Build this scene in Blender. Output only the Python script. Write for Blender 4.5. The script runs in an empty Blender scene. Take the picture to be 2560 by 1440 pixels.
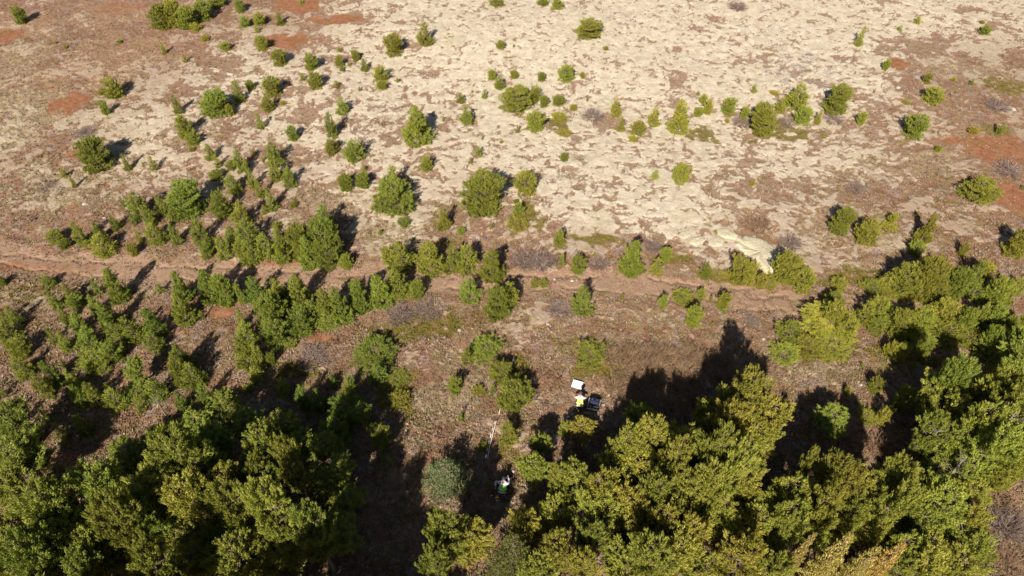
import bpy, bmesh, math, random
import numpy as np
from mathutils import Vector, Matrix

# ------------------------------------------------------------------ camera, sky, sun, exposure
scene = bpy.context.scene
COL = scene.collection
CAM_H = 38.0; PITCH = math.radians(48.0); FPX = 1730.0; PW, PH = 2560.0, 1440.0
cam = bpy.data.objects.new("Camera", bpy.data.cameras.new("Camera")); COL.objects.link(cam)
cam.location = (0, 0, CAM_H); cam.rotation_euler = (math.pi/2 - PITCH, 0, 0)
cam.data.sensor_width = 36; cam.data.lens = 36*FPX/PW; cam.data.clip_end = 6000
scene.camera = cam
SUNV = Vector((370, 1358, -1105)).normalized()            # direction in which the light travels
SUN_EL = math.asin(-SUNV.z); SUN_AZ = math.atan2(-SUNV.x, -SUNV.y)
world = bpy.data.worlds.new("World"); scene.world = world; world.use_nodes = True
wn = world.node_tree; bg = wn.nodes["Background"]
sky = wn.nodes.new("ShaderNodeTexSky"); sky.sky_type = 'NISHITA'; sky.sun_disc = False
sky.sun_elevation = SUN_EL; sky.sun_rotation = SUN_AZ
wn.links.new(sky.outputs[0], bg.inputs[0]); bg.inputs[1].default_value = 0.04
sl = bpy.data.lights.new("Sun", 'SUN'); sl.energy = 5.0; sl.angle = math.radians(0.6); sl.color = (1, .93, .82)
sun = bpy.data.objects.new("Sun", sl); COL.objects.link(sun); sun.rotation_euler = SUNV.to_track_quat('-Z', 'Y').to_euler()
scene.view_settings.view_transform = 'Standard'; scene.view_settings.look = 'None'
scene.view_settings.exposure = 0.64; scene.view_settings.gamma = 1
scene.cycles.max_bounces = 5; scene.cycles.diffuse_bounces = 3; scene.cycles.transparent_max_bounces = 4

# ------------------------------------------------------------------ camera maths (pixels of the 2560 photo <-> metres)
cP, sP = math.cos(PITCH), math.sin(PITCH)
def ray(px, py):
    a = (px-PW/2)/FPX; b = -(py-PH/2)/FPX
    return Vector((a, cP + b*sP, -sP + b*cP))
def at(px, py, z=0.0):
    r = ray(px, py); t = (z-CAM_H)/r.z
    return Vector((r.x*t, r.y*t, z))
def proj(p):
    x, y, z = p[0], p[1], p[2]-CAM_H
    d = y*cP - z*sP; u = y*sP + z*cP
    return PW/2 + FPX*x/d, PH/2 - FPX*u/d, d
def proj_np(x, y):
    z = -CAM_H; d = np.maximum(y*cP - z*sP, 1.0); u = y*sP + z*cP
    return PW/2 + FPX*x/d, PH/2 - FPX*u/d

# ------------------------------------------------------------------ noise
_lat = {}
def vnoise(x, y, freq, seed):
    if seed not in _lat: _lat[seed] = np.random.RandomState(seed).rand(256, 256).astype(np.float32)
    L = _lat[seed]; X = x*freq + seed*17.3; Y = y*freq + seed*9.1
    xi = np.floor(X); yi = np.floor(Y); fx = X-xi; fy = Y-yi
    fx = fx*fx*(3-2*fx); fy = fy*fy*(3-2*fy)
    i0 = xi.astype(np.int64) & 255; j0 = yi.astype(np.int64) & 255; i1 = (i0+1) & 255; j1 = (j0+1) & 255
    return (L[i0, j0]*(1-fx)+L[i1, j0]*fx)*(1-fy) + (L[i0, j1]*(1-fx)+L[i1, j1]*fx)*fy
def fbm(x, y, freq, octs, seed, gain=.55):
    s = 0; a = 1.0; n = 0
    for k in range(octs):
        cx, sx = math.cos(k*1.1), math.sin(k*1.1)
        s = s + a*vnoise(x*cx-y*sx, x*sx+y*cx, freq*2.03**k, seed+k); n += a; a *= gain
    return s/n
def sstep(a, b, x):
    t = np.clip((x-a)/(b-a), 0, 1); return t*t*(3-2*t)

# moss cover of the slope, rows far to near (0..9), surveyed every 160 x 120 photo pixels
MOSS = ["2113368999888876", "3237668999888833", "3465676787776542", "3354466688876542",
        "1222345467854333", "0001121122453222", "0000011111111111", "0000111110010000",
        "0000001220000000", "0000000110000000", "0000000000000000", "0000000000000000"]
MG = np.array([[int(c) for c in r] for r in MOSS], float)/9
def moss_cover(x, y):
    px, py = proj_np(x, y)
    gx = np.clip((px-80)/160, 0, 14.999); gy = np.clip((py-60)/120, 0, 10.999)
    i = gx.astype(int); j = gy.astype(int); fx = gx-i; fy = gy-j
    v = (MG[j, i]*(1-fx)+MG[j, i+1]*fx)*(1-fy) + (MG[j+1, i]*(1-fx)+MG[j+1, i+1]*fx)*fy
    return v
# patches on the ground: centre and half sizes given as photo pixels, stored in metres
def blob_field(blobs, x, y, warp):
    f = np.zeros_like(x)
    for (px, py, rx, ry, s) in blobs:
        c = at(px, py); ex = at(px+rx, py); e0 = at(px, py-ry); e1 = at(px, py+ry)
        ax = abs(ex.x-c.x); ay = abs(e0.y-e1.y)/2
        m = (np.abs(x-c.x) < ax*2.2) & (np.abs(y-c.y) < ay*2.2)
        r = np.sqrt(((x[m]-c.x)/ax)**2 + ((y[m]-c.y)/ay)**2) + warp[m]*.9
        f[m] = np.maximum(f[m], s*(1-sstep(.45, 1.15, r)))
    return f
RED = [(175,262,46,36,1),(720,98,85,22,1),(850,48,80,13,.9),(745,12,75,20,1),(300,20,90,22,.5),(182,388,20,14,.8),(2540,505,80,48,1),
       (2480,372,150,40,.85),(20,95,45,18,1),(130,668,130,26,.45),(20,665,60,20,.6),(300,665,120,14,.3),(560,775,45,16,.9),(815,838,55,12,1),(880,690,70,10,.5),(2242,163,30,18,.8),
       (1945,597,35,16,.5),(2330,1090,26,90,.6),(2320,950,90,40,.45),(720,655,90,8,.6),(200,520,50,20,.5),(180,560,40,20,.5),
       (640,478,60,12,.5),(1640,960,30,12,.3),(130,560,60,60,.3),(1450,960,50,40,.35),(160,1150,60,30,.6),(330,930,60,30,.5)]
GRASS = [(1020,815,170,38,.8),(1310,545,60,48,.8),(1405,310,36,32,.9),(1460,602,85,18,.8),(995,985,50,70,.9),(1495,932,80,18,.75),
         (720,930,80,40,.7),(1255,1130,50,32,.6),(1950,325,110,36,.8),(1755,330,50,28,.8),(1670,650,60,14,.7),(2150,700,80,40,.7),
         (2210,880,150,46,.6),(2520,218,60,26,.7),(2370,500,70,90,.35),(1440,875,70,26,.5),(70,725,120,40,.4),(2080,700,60,30,.6),
         (1850,690,220,18,.7),(1080,612,80,18,.6),(1290,930,30,40,.7),(2480,330,60,16,.6),(1180,790,60,70,.4),(1500,880,60,50,.5),
         (1100,540,110,50,.4),(2030,885,110,20,.7),(420,680,60,10,.3),(2320,905,150,25,.5),(1435,395,40,18,.4),(2160,560,100,40,.5)]
GREY = [(2010,175,130,60,1),(1930,95,100,50,.8),(1560,50,50,26,.9),(610,120,60,30,.5),(1470,250,70,16,.8),(1800,15,120,25,.6),(700,200,60,20,.6),
        (140,300,60,30,.5),(420,300,50,14,.4),(960,275,100,24,.8),(900,215,50,26,.7),(60,340,70,50,.5),(200,560,80,40,.5),(470,340,60,20,.5)]
STRAW = [(80,300,120,150,.9),(120,470,170,90,.8),(60,150,90,90,.6),(420,330,180,70,.6),(1120,1010,120,90,.9),(1180,930,120,60,.7),(640,880,70,40,.7),
         (320,715,170,30,.6),(80,740,120,40,.7),(1240,870,90,40,.5),(980,580,120,50,.8),(2050,930,110,40,.7),(1000,540,120,50,.6),(2150,590,220,100,.6),
         (2200,420,220,80,.6),(860,500,150,60,.6),(700,560,90,40,.8),(300,420,130,60,.6),(1420,800,90,30,.5),(560,560,90,40,.4),(1750,520,160,60,.5),(2400,180,120,60,.5),
         (1310,800,80,50,.5),(1560,780,200,40,.4),(640,1020,120,30,.6)]
DIRT = [(280,150,170,90,.9),(60,70,90,50,.7),(300,30,120,40,.8),(420,220,90,40,.5),(2400,330,170,50,.6),(2530,600,60,60,.4),(860,640,80,40,.6)]
PATH = [(-60,632),(100,655),(240,668),(420,674),(620,690),(860,697),(1050,697),(1300,703),(1600,717),(1850,742),(2050,772),(2250,778)]
def path_dist(x, y):
    d = np.full_like(x, 99.0); pts = [at(*p) for p in PATH]
    for a, b in zip(pts, pts[1:]):
        vx, vy = b.x-a.x, b.y-a.y; L = vx*vx+vy*vy
        t = np.clip(((x-a.x)*vx+(y-a.y)*vy)/L, 0, 1)
        d = np.minimum(d, np.hypot(x-a.x-t*vx, y-a.y-t*vy))
    return d
QQ = np.linspace(0, 1, 41)
def _quant():
    r = np.random.RandomState(2); x = r.uniform(-60, 60, 60000); y = r.uniform(10, 90, 60000)
    return x, y
def _n(x, y):
    wx = x + 2.2*(fbm(x, y, .5, 3, 60)-.5); wy = y + 2.2*(fbm(x, y, .5, 3, 70)-.5)
    return .52*fbm(wx, wy*1.2, .36, 6, 3, .62)+.48*fbm(wx, wy*1.15, 1.5, 6, 130, .7)
QN = np.quantile(_n(*_quant()), QQ); QN[0] -= .06
def ground_fields(x, y):
    w = fbm(x, y, .9, 4, 50)-.5
    n = _n(x, y)
    cov = moss_cover(x + 5*(fbm(x, y, .12, 2, 90)-.5), y + 5*(fbm(x, y, .12, 2, 95)-.5))
    thr = np.interp(np.clip(1-(1-cov)**1.12-.02, 0, .965), QQ, QN)
    moss = sstep(-.035, .04, thr-n)
    spk = fbm(x, y, 1.9, 4, 21, .6)
    moss = moss*(1-sstep(.62-.07*(1-cov), .68, spk)*.9)
    pd = path_dist(x, y) + 1.6*w
    path = 1-sstep(.8, 1.9, pd+.5*(fbm(x, y, 1.3, 4, 140)-.5))
    red = blob_field(RED, x, y, w*1.6); grass = blob_field(GRASS, x, y, w*2.2)*sstep(.34, .56, fbm(x, y, 1.6, 4, 33)+.12)
    grey = blob_field(GREY, x, y, w*2)
    moss = moss*(1-path)*(1-.9*red)*(1-.6*grass)
    rut = np.exp(-((pd-.62)/.16)**2)*sstep(.38, .6, fbm(x, y, .7, 3, 150)+.1)
    return moss, red, grass, grey, path, rut
def ground_height(x, y, fields=None):
    moss, red, grass, grey, path, rut = fields if fields is not None else ground_fields(x, y)
    far = 1/(1+((np.abs(x)+np.abs(y-45))/160)**2)
    h = .9*(fbm(x, y, .06, 2, 5)-.5) + .07*moss*(.5+1.0*fbm(x, y, 1.1, 4, 41)) + .24*(1-moss)*(1-path)*(1-.8*red)*(fbm(x, y, 1.6, 5, 11, .62)-.5)
    h = h + .055*(fbm(x, y, 3.5, 3, 77)-.5)*(1-.6*path) - .10*path*(1-red*.5) - .10*rut + .25*grey*np.maximum(0, fbm(x, y, 1.2, 4, 88)-.5)*2
    return h*far
def gh(x, y):
    return float(ground_height(np.array([x], float), np.array([y], float))[0])

# ------------------------------------------------------------------ helpers
def np_mesh(name, verts, faces, nper, mats=(), midx=None, smooth=False):
    me = bpy.data.meshes.new(name)
    verts = np.asarray(verts, np.float32); faces = np.asarray(faces, np.int32).reshape(-1)
    nf = len(faces)//nper
    me.vertices.add(len(verts)); me.vertices.foreach_set("co", verts.ravel())
    me.loops.add(len(faces)); me.loops.foreach_set("vertex_index", faces)
    me.polygons.add(nf); me.polygons.foreach_set("loop_start", np.arange(nf, dtype=np.int32)*nper)
    me.polygons.foreach_set("loop_total", np.full(nf, nper, np.int32))
    if midx is not None: me.polygons.foreach_set("material_index", np.asarray(midx, np.int32))
    if smooth: me.polygons.foreach_set("use_smooth", np.ones(nf, bool))
    for m in mats: me.materials.append(m)
    me.update(calc_edges=True)
    return me
def link(name, data, parent=None):
    o = bpy.data.objects.new(name, data); COL.objects.link(o)
    if parent: o.parent = parent
    return o
def tag(o, label=None, cat=None, group=None, kind=None):
    if label: o["label"] = label
    if cat: o["category"] = cat
    if group: o["group"] = group
    if kind: o["kind"] = kind
    return o
def new_mat(name):
    m = bpy.data.materials.new(name); m.use_nodes = True
    return m, m.node_tree, m.node_tree.nodes["Principled BSDF"]
def simple_mat(name, col, rough=.8, noise=.25, scale=12.0, spec=.3, metal=0):
    m, nt, b = new_mat(name)
    tc = nt.nodes.new("ShaderNodeTexCoord"); nz = nt.nodes.new("ShaderNodeTexNoise"); nz.inputs["Scale"].default_value = scale
    nz.inputs["Detail"].default_value = 4
    nt.links.new(tc.outputs["Object"], nz.inputs["Vector"])
    mr = nt.nodes.new("ShaderNodeMapRange"); mr.inputs[3].default_value = 1-noise; mr.inputs[4].default_value = 1+noise
    nt.links.new(nz.outputs[0], mr.inputs[0])
    mx = nt.nodes.new("ShaderNodeVectorMath"); mx.operation = 'SCALE'; mx.inputs[0].default_value = col[:3]
    nt.links.new(mr.outputs[0], mx.inputs["Scale"]); nt.links.new(mx.outputs[0], b.inputs["Base Color"])
    b.inputs["Roughness"].default_value = rough; b.inputs["Specular IOR Level"].default_value = spec; b.inputs["Metallic"].default_value = metal
    return m

# ------------------------------------------------------------------ the ground
def ground_material():
    m, nt, b = new_mat("heath_ground"); N = nt.nodes; L = nt.links
    tc = N.new("ShaderNodeTexCoord")
    def noise(scale, det=5, rough=.6, dist=0, st=None):
        n = N.new("ShaderNodeTexNoise"); n.inputs["Scale"].default_value = scale; n.inputs["Detail"].default_value = det
        n.inputs["Roughness"].default_value = rough; n.inputs["Distortion"].default_value = dist
        src = tc.outputs["Object"]
        if st:
            mp = N.new("ShaderNodeMapping"); mp.inputs["Rotation"].default_value = st[0]; mp.inputs["Scale"].default_value = st[1]
            L.new(src, mp.inputs[0]); src = mp.outputs[0]
        L.new(src, n.inputs["Vector"]); return n.outputs[0]
    def ramp(sock, a, c):
        r = N.new("ShaderNodeMapRange"); r.interpolation_type = 'SMOOTHSTEP'
        r.inputs[1].default_value = a; r.inputs[2].default_value = c; L.new(sock, r.inputs[0]); return r.outputs[0]
    def mix(f, a, c):
        n = N.new("ShaderNodeMix"); n.data_type = 'RGBA'
        if isinstance(f, float): n.inputs[0].default_value = f
        else: L.new(f, n.inputs[0])
        for i, v in ((6, a), (7, c)):
            if isinstance(v, tuple): n.inputs[i].default_value = (*v, 1)
            else: L.new(v, n.inputs[i])
        return n.outputs[2]
    def math_(op, a, c):
        n = N.new("ShaderNodeMath"); n.operation = op
        for i, v in ((0, a), (1, c)):
            if isinstance(v, (int, float)): n.inputs[i].default_value = v
            else: L.new(v, n.inputs[i])
        return n.outputs[0]
    a1 = N.new("ShaderNodeAttribute"); a1.attribute_name = "cover"; s1 = N.new("ShaderNodeSeparateColor"); L.new(a1.outputs["Color"], s1.inputs[0])
    a2 = N.new("ShaderNodeAttribute"); a2.attribute_name = "cover_two"; s2 = N.new("ShaderNodeSeparateColor"); L.new(a2.outputs["Color"], s2.inputs[0])
    moss, red, grass = s1.outputs; grey, path, base = s2.outputs
    fine = noise(9, 6, .7); mid = noise(2.4, 6, .65); big = noise(.35, 4, .6); tw = noise(5, 7, .75, 1.2)
    heath = mix(ramp(big, .38, .62), (.225, .118, .070), (.275, .170, .105))
    heath = mix(ramp(mid, .46, .60), heath, (.200, .098, .064))
    heath = mix(ramp(noise(1.3, 6, .65, .6), .52, .60), heath, (.270, .195, .170))
    heath = mix(ramp(tw, .55, .64), heath, (.36, .262, .165))
    a3 = N.new("ShaderNodeAttribute"); a3.attribute_name = "cover_three"; s3 = N.new("ShaderNodeSeparateColor"); L.new(a3.outputs["Color"], s3.inputs[0])
    stc = mix(ramp(noise(2.8, 7, .75, .8), .43, .60), (.235, .165, .105), (.40, .310, .195))
    stc = mix(ramp(noise(6, 6, .75, .5), .56, .66), stc, (.20, .13, .085))
    heath = mix(ramp(math_('ADD', s3.outputs[0], math_('MULTIPLY', math_('SUBTRACT', mid, .5), 1.6)), .2, .8), heath, stc)
    heath = mix(ramp(fine, .60, .70), heath, (.140, .074, .048))
    pth = mix(ramp(noise(6, 7, .75), .42, .6), (.275, .158, .108), (.38, .26, .18))
    pth = mix(ramp(noise(14, 4, .7), .6, .7), pth, (.16, .08, .05))
    pth = mix(ramp(noise(.5, 3), .5, .62), pth, (.30, .20, .13))
    mo = mix(ramp(noise(1.1, 6, .7), .38, .64), (.48, .40, .29), (.62, .54, .415))
    mo = mix(ramp(noise(3.2, 6, .7, .5), .56, .66), mo, (.43, .32, .23))
    mo = mix(ramp(noise(7.5, 6, .75, .8), .585, .66), mo, (.25, .150, .105))
    mo = mix(ramp(big, .55, .75), mo, (.47, .41, .27))
    mo = mix(ramp(noise(.8, 7, .72, .8), .56, .66), mo, (.42, .325, .245))
    rd = mix(ramp(noise(2, 6, .7), .4, .62), (.245, .098, .048), (.31, .150, .082))
    rd = mix(ramp(noise(11, 4, .7), .58, .68), rd, (.19, .10, .07))
    gr = mix(ramp(noise(3.5, 6, .7), .4, .6), (.105, .088, .014), (.185, .145, .028))
    gr = mix(ramp(noise(8, 5, .7), .55, .66), gr, (.20, .12, .05))
    gy = mix(ramp(noise(2.6, 7, .8, 1.5), .5, .56), (.33, .29, .27), (.115, .095, .09))
    heath = mix(math_('MULTIPLY', ramp(s3.outputs[2], .3, .95), .5), heath, mix(ramp(mid, .4, .6), (.30, .195, .145), (.43, .33, .245)))
    edge = math_('MULTIPLY', math_('SUBTRACT', noise(6, 6, .75), .5), 1.3)
    mossf = ramp(math_('ADD', moss, math_('MULTIPLY', math_('SUBTRACT', noise(10, 7, .8), .5), 2.2)), .22, .80)
    redf = ramp(math_('ADD', red, edge), .3, .7); grf = ramp(math_('ADD', grass, edge), .25, .75)
    pf = math_('MULTIPLY', ramp(math_('ADD', path, edge), .25, .75), .85)
    gf = math_('MULTIPLY', ramp(math_('ADD', math_('MULTIPLY', grey, 1.0), math_('MULTIPLY', math_('SUBTRACT', noise(1.7, 6, .75, 1), .62), 5.0)), .35, .8), .9)
    dc = mix(ramp(noise(4, 7, .75), .4, .62), (.250, .140, .085), (.33, .215, .140))
    c = mix(ramp(math_('ADD', s3.outputs[1], edge), .25, .75), heath, dc); c = mix(pf, c, pth); c = mix(math_('MULTIPLY', ramp(math_('ADD', base, edge), .35, .8), .6), c, (.19, .12, .08)); mossf = math_('MULTIPLY', mossf, math_('ADD', math_('MULTIPLY', ramp(s3.outputs[2], .25, .85), .62), .38)); c = mix(mossf, c, mo); c = mix(gf, c, gy); c = mix(redf, c, rd); c = mix(math_('MULTIPLY', grf, .85), c, gr)
    olive = ramp(noise(.7, 5, .65, .5), .50, .66); c = mix(math_('MULTIPLY', olive, math_('MULTIPLY', math_('SUBTRACT', 1.0, mossf), .38)), c, (.17, .145, .04))
    L.new(c, b.inputs["Base Color"]); b.inputs["Roughness"].default_value = .95; b.inputs["Specular IOR Level"].default_value = .1
    bp = N.new("ShaderNodeBump"); bp.inputs["Strength"].default_value = .6; bp.inputs["Distance"].default_value = .06
    hh = math_('ADD', math_('MULTIPLY', noise(7, 8, .75), 1.0), math_('MULTIPLY', noise(26, 4, .7), .35))
    L.new(hh, bp.inputs["Height"]); L.new(bp.outputs[0], b.inputs["Normal"])
    return m
def build_ground():
    NR, NC = 900, 1300
    dep = np.linspace(math.radians(78), math.radians(21.5), NR); ys = CAM_H/np.tan(dep)
    ys = np.concatenate([[-1500, -600, -250, -110, -50, -22, -8, 0, 4, 6.5], ys, ys[-1]+np.array([1.5, 4, 9, 18, 40, 90, 200, 500, 1200, 3500])])
    s = np.linspace(-1, 1, NC); half = np.hypot(CAM_H, np.clip(ys, 5, 110))*.80+3
    ext = np.array([1.03, 1.1, 1.25, 1.6, 2.4, 4, 8, 20, 60])
    s = np.concatenate([-ext[::-1], s, ext])
    X = half[:, None]*s[None, :]; Y = np.repeat(ys[:, None], len(s), 1)
    R, C = X.shape; x = X.ravel(); y = Y.ravel()
    F = ground_fields(x, y); z = ground_height(x, y, F)
    idx = np.arange(R*C).reshape(R, C)
    q = np.stack([idx[:-1, :-1], idx[:-1, 1:], idx[1:, 1:], idx[1:, :-1]], -1).reshape(-1, 4)
    me = np_mesh("ground", np.stack([x, y, z], 1), q, 4, [ground_material()], smooth=True)
    moss, red, grass, grey, path, rut = F
    one = np.ones_like(x)
    ww = 2.4*(fbm(x, y, .5, 4, 50)-.5)
    straw = blob_field(STRAW, x, y, ww); dirt = blob_field(DIRT, x, y, ww)
    for nm, ch in (("cover", (moss, red, grass, one)), ("cover_two", (grey, path, rut, one)), ("cover_three", (straw, dirt, moss_cover(x, y), one))):
        at_ = me.attributes.new(nm, 'FLOAT_COLOR', 'POINT'); at_.data.foreach_set("color", np.stack(ch, 1).astype(np.float32).ravel())
    o = link("ground", me); tag(o, kind="structure"); return o
ground = build_ground()

# ------------------------------------------------------------------ heather, dead grass and moss tufts: ground cover nobody could count
def attr_mat(name, rough=.9, transl=0.0, attr="tint", hue=True):
    m, nt, b = new_mat(name); N = nt.nodes; L = nt.links
    a = N.new("ShaderNodeAttribute"); a.attribute_name = attr
    src = a.outputs["Color"]
    if hue:
        oi = N.new("ShaderNodeObjectInfo"); mx = N.new("ShaderNodeVectorMath"); mx.operation = 'MULTIPLY'
        L.new(src, mx.inputs[0]); L.new(oi.outputs["Color"], mx.inputs[1]); src = mx.outputs[0]
    L.new(src, b.inputs["Base Color"]); b.inputs["Roughness"].default_value = rough; b.inputs["Specular IOR Level"].default_value = .15
    if transl:
        tr = N.new("ShaderNodeBsdfTranslucent"); ms = N.new("ShaderNodeMixShader"); ms.inputs[0].default_value = transl
        L.new(src, tr.inputs[0]); L.new(b.outputs[0], ms.inputs[1]); L.new(tr.outputs[0], ms.inputs[2])
        L.new(ms.outputs[0], N["Material Output"].inputs[0])
    return m
def build_tufts():
    rs = np.random.RandomState(4); n = 380000
    dep = np.radians(rs.uniform(24.5, 74, n)); y = CAM_H/np.tan(dep); half = np.hypot(CAM_H, y)*.78
    x = rs.uniform(-1, 1, n)*half
    F = ground_fields(x, y); moss, red, grass, grey, path, rut = F
    keep = rs.rand(n) < np.clip((1-moss*.93)*(1-red*.85)*(1-path*.75)*.62, 0, 1)
    x = x[keep]; y = y[keep]; F = [f[keep] for f in F]; n = len(x); z = ground_height(x, y, F); grass = F[2]; moss = F[0]
    dens = fbm(x, y, .8, 3, 15)
    sz = rs.uniform(.03, .10, n)*np.interp(y, [15, 45, 80], [1.25, 1.05, .8])*(.6+.9*dens)*(1-.4*moss)
    K = 6; ang = rs.uniform(0, 6.283, (n, K)); out = rs.uniform(.3, 1.5, (n, K)); w = rs.uniform(.25, .6, (n, K))
    dx, dy = np.cos(ang), np.sin(ang); s = sz[:, None]
    cx, cy, cz = x[:, None], y[:, None], z[:, None]
    bx, by = cx+dx*s*.3, cy+dy*s*.3
    v0 = np.stack([bx-dy*s*w, by+dx*s*w, cz+0*bx-.02], -1); v1 = np.stack([bx+dy*s*w, by-dx*s*w, cz+0*bx-.02], -1)
    v2 = np.stack([bx+dx*s*out, by+dy*s*out, cz+s*rs.uniform(.5, 1.3, (n, K))], -1)
    V = np.stack([v0, v1, v2], 2).reshape(-1, 3); Fc = np.arange(len(V))
    pal = np.array([(.19, .105, .062), (.23, .145, .085), (.13, .074, .050), (.25, .172, .130), (.33, .235, .135), (.21, .16, .115), (.20, .165, .06)])*1.0
    ch = (fbm(x, y, 1.1, 3, 19)*10 + rs.rand(n)*2.2).astype(int) % 7
    col = pal[ch]; g = (rs.rand(n) < grass*1.3); col[g] = np.array([(.14, .12, .02)])*rs.uniform(.7, 1.3, (g.sum(), 1))
    col = col*rs.uniform(.75, 1.25, (n, 1))
    colv = np.repeat(np.concatenate([col, np.ones((n, 1))], 1), K*3, 0)
    me = np_mesh("heather", V, Fc, 3, [attr_mat("heather_stalks", hue=False)])
    a = me.attributes.new("tint", 'FLOAT_COLOR', 'POINT'); a.data.foreach_set("color", colv.astype(np.float32).ravel())
    tag(link("heather", me), "low brown heather and dead grass tufts covering the slope between the moss", "heather", kind="stuff")
build_tufts()

# ------------------------------------------------------------------ conifers
BARK = simple_mat("pine_bark", (.20, .145, .105), .9, .35, 9)
NEEDLE = attr_mat("pine_needles", .55, .16)
def tube_rings(path, radii, sides=6):
    V = []; Fq = []
    for i, (p, r) in enumerate(zip(path, radii)):
        d = (path[min(i+1, len(path)-1)] - path[max(i-1, 0)]).normalized()
        u = d.orthogonal().normalized(); w = d.cross(u)
        for k in range(sides):
            a = 2*math.pi*k/sides; V.append(p + (u*math.cos(a)+w*math.sin(a))*r)
    for i in range(len(path)-1):
        for k in range(sides):
            a = i*sides+k; b = i*sides+(k+1) % sides
            Fq.append((a, b, b+sides, a+sides))
    return V, Fq
class Geo:
    def __init__(s): s.V = []; s.F = []
    def tube(s, path, radii, sides=5):
        V, F = tube_rings(path, radii, sides); o = len(s.V); s.V += [tuple(v) for v in V]; s.F += [tuple(i+o for i in f) for f in F]
    def mesh(s, name, mat):
        return np_mesh(name, np.array(s.V), np.array(s.F), 4, [mat], smooth=True)
def puffs_mesh(name, P, rs, per=42, cols=None, shoots=7, leaf=.23, slim=1.0):
    """P: list of (x,y,z,r,tone). Each puff: several upturned bottle-brush shoots, each set with needle-bunch faces."""
    P = np.array(P); n = len(P); m = shoots; q = max(5, per//m)
    r = P[:, 3].reshape(n, 1, 1, 1); c = P[:, :3].reshape(n, 1, 1, 3)
    rad0 = np.hypot(P[:, 0], P[:, 1]).max()+1e-6
    outd = np.stack([P[:, 0]/rad0, P[:, 1]/rad0, np.zeros(n)], 1).reshape(n, 1, 1, 3)
    off = rs.normal(size=(n, m, 1, 3)); off /= np.linalg.norm(off, axis=3, keepdims=True); off *= rs.uniform(.25, .8, (n, m, 1, 1)); off[..., 2] *= .65
    ax = np.array([0, 0, 1.0])+outd*.9+off*.7+rs.normal(scale=.16, size=(n, m, 1, 3)); ax /= np.linalg.norm(ax, axis=3, keepdims=True)
    t = rs.uniform(-.55, .75, (n, m, q, 1)); rd = rs.normal(size=(n, m, q, 3)); rd -= ax*(rd*ax).sum(3, keepdims=True); rd /= np.linalg.norm(rd, axis=3, keepdims=True)
    width = .33*slim*np.sqrt(np.clip(1-(t/.95)**2, .12, 1))
    tip = (t > .5)
    pos = c+off*r+ax*t*r+rd*r*width*rs.uniform(.7, 1.1, (n, m, q, 1))
    nrm = rd+ax*np.clip(t, 0, 1)*.9+rs.normal(scale=.22, size=rd.shape); nrm /= np.linalg.norm(nrm, axis=3, keepdims=True)
    a = ax-nrm*(ax*nrm).sum(3, keepdims=True)+rs.normal(scale=.25, size=rd.shape); a /= np.linalg.norm(a, axis=3, keepdims=True)
    b = np.cross(nrm, a); s = r*leaf*rs.uniform(.75, 1.3, (n, m, q, 1))
    v0 = pos-a*s*.7-b*s*.38*slim; v1 = pos-a*s*.7+b*s*.38*slim; v2 = pos+a*s*1.6
    V = np.stack([v0, v1, v2], 3).reshape(-1, 3)
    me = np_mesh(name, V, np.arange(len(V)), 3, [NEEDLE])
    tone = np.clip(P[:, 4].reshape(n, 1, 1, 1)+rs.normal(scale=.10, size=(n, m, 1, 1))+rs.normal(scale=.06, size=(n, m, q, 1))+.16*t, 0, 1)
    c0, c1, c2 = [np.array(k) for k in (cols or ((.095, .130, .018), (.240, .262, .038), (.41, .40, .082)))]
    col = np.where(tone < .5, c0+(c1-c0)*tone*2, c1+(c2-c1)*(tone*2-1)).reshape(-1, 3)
    colv = np.repeat(np.concatenate([col, np.ones((len(col), 1))], 1), 3, 0)
    at_ = me.attributes.new("tint", 'FLOAT_COLOR', 'POINT'); at_.data.foreach_set("color", colv.astype(np.float32).ravel())
    return me
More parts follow.
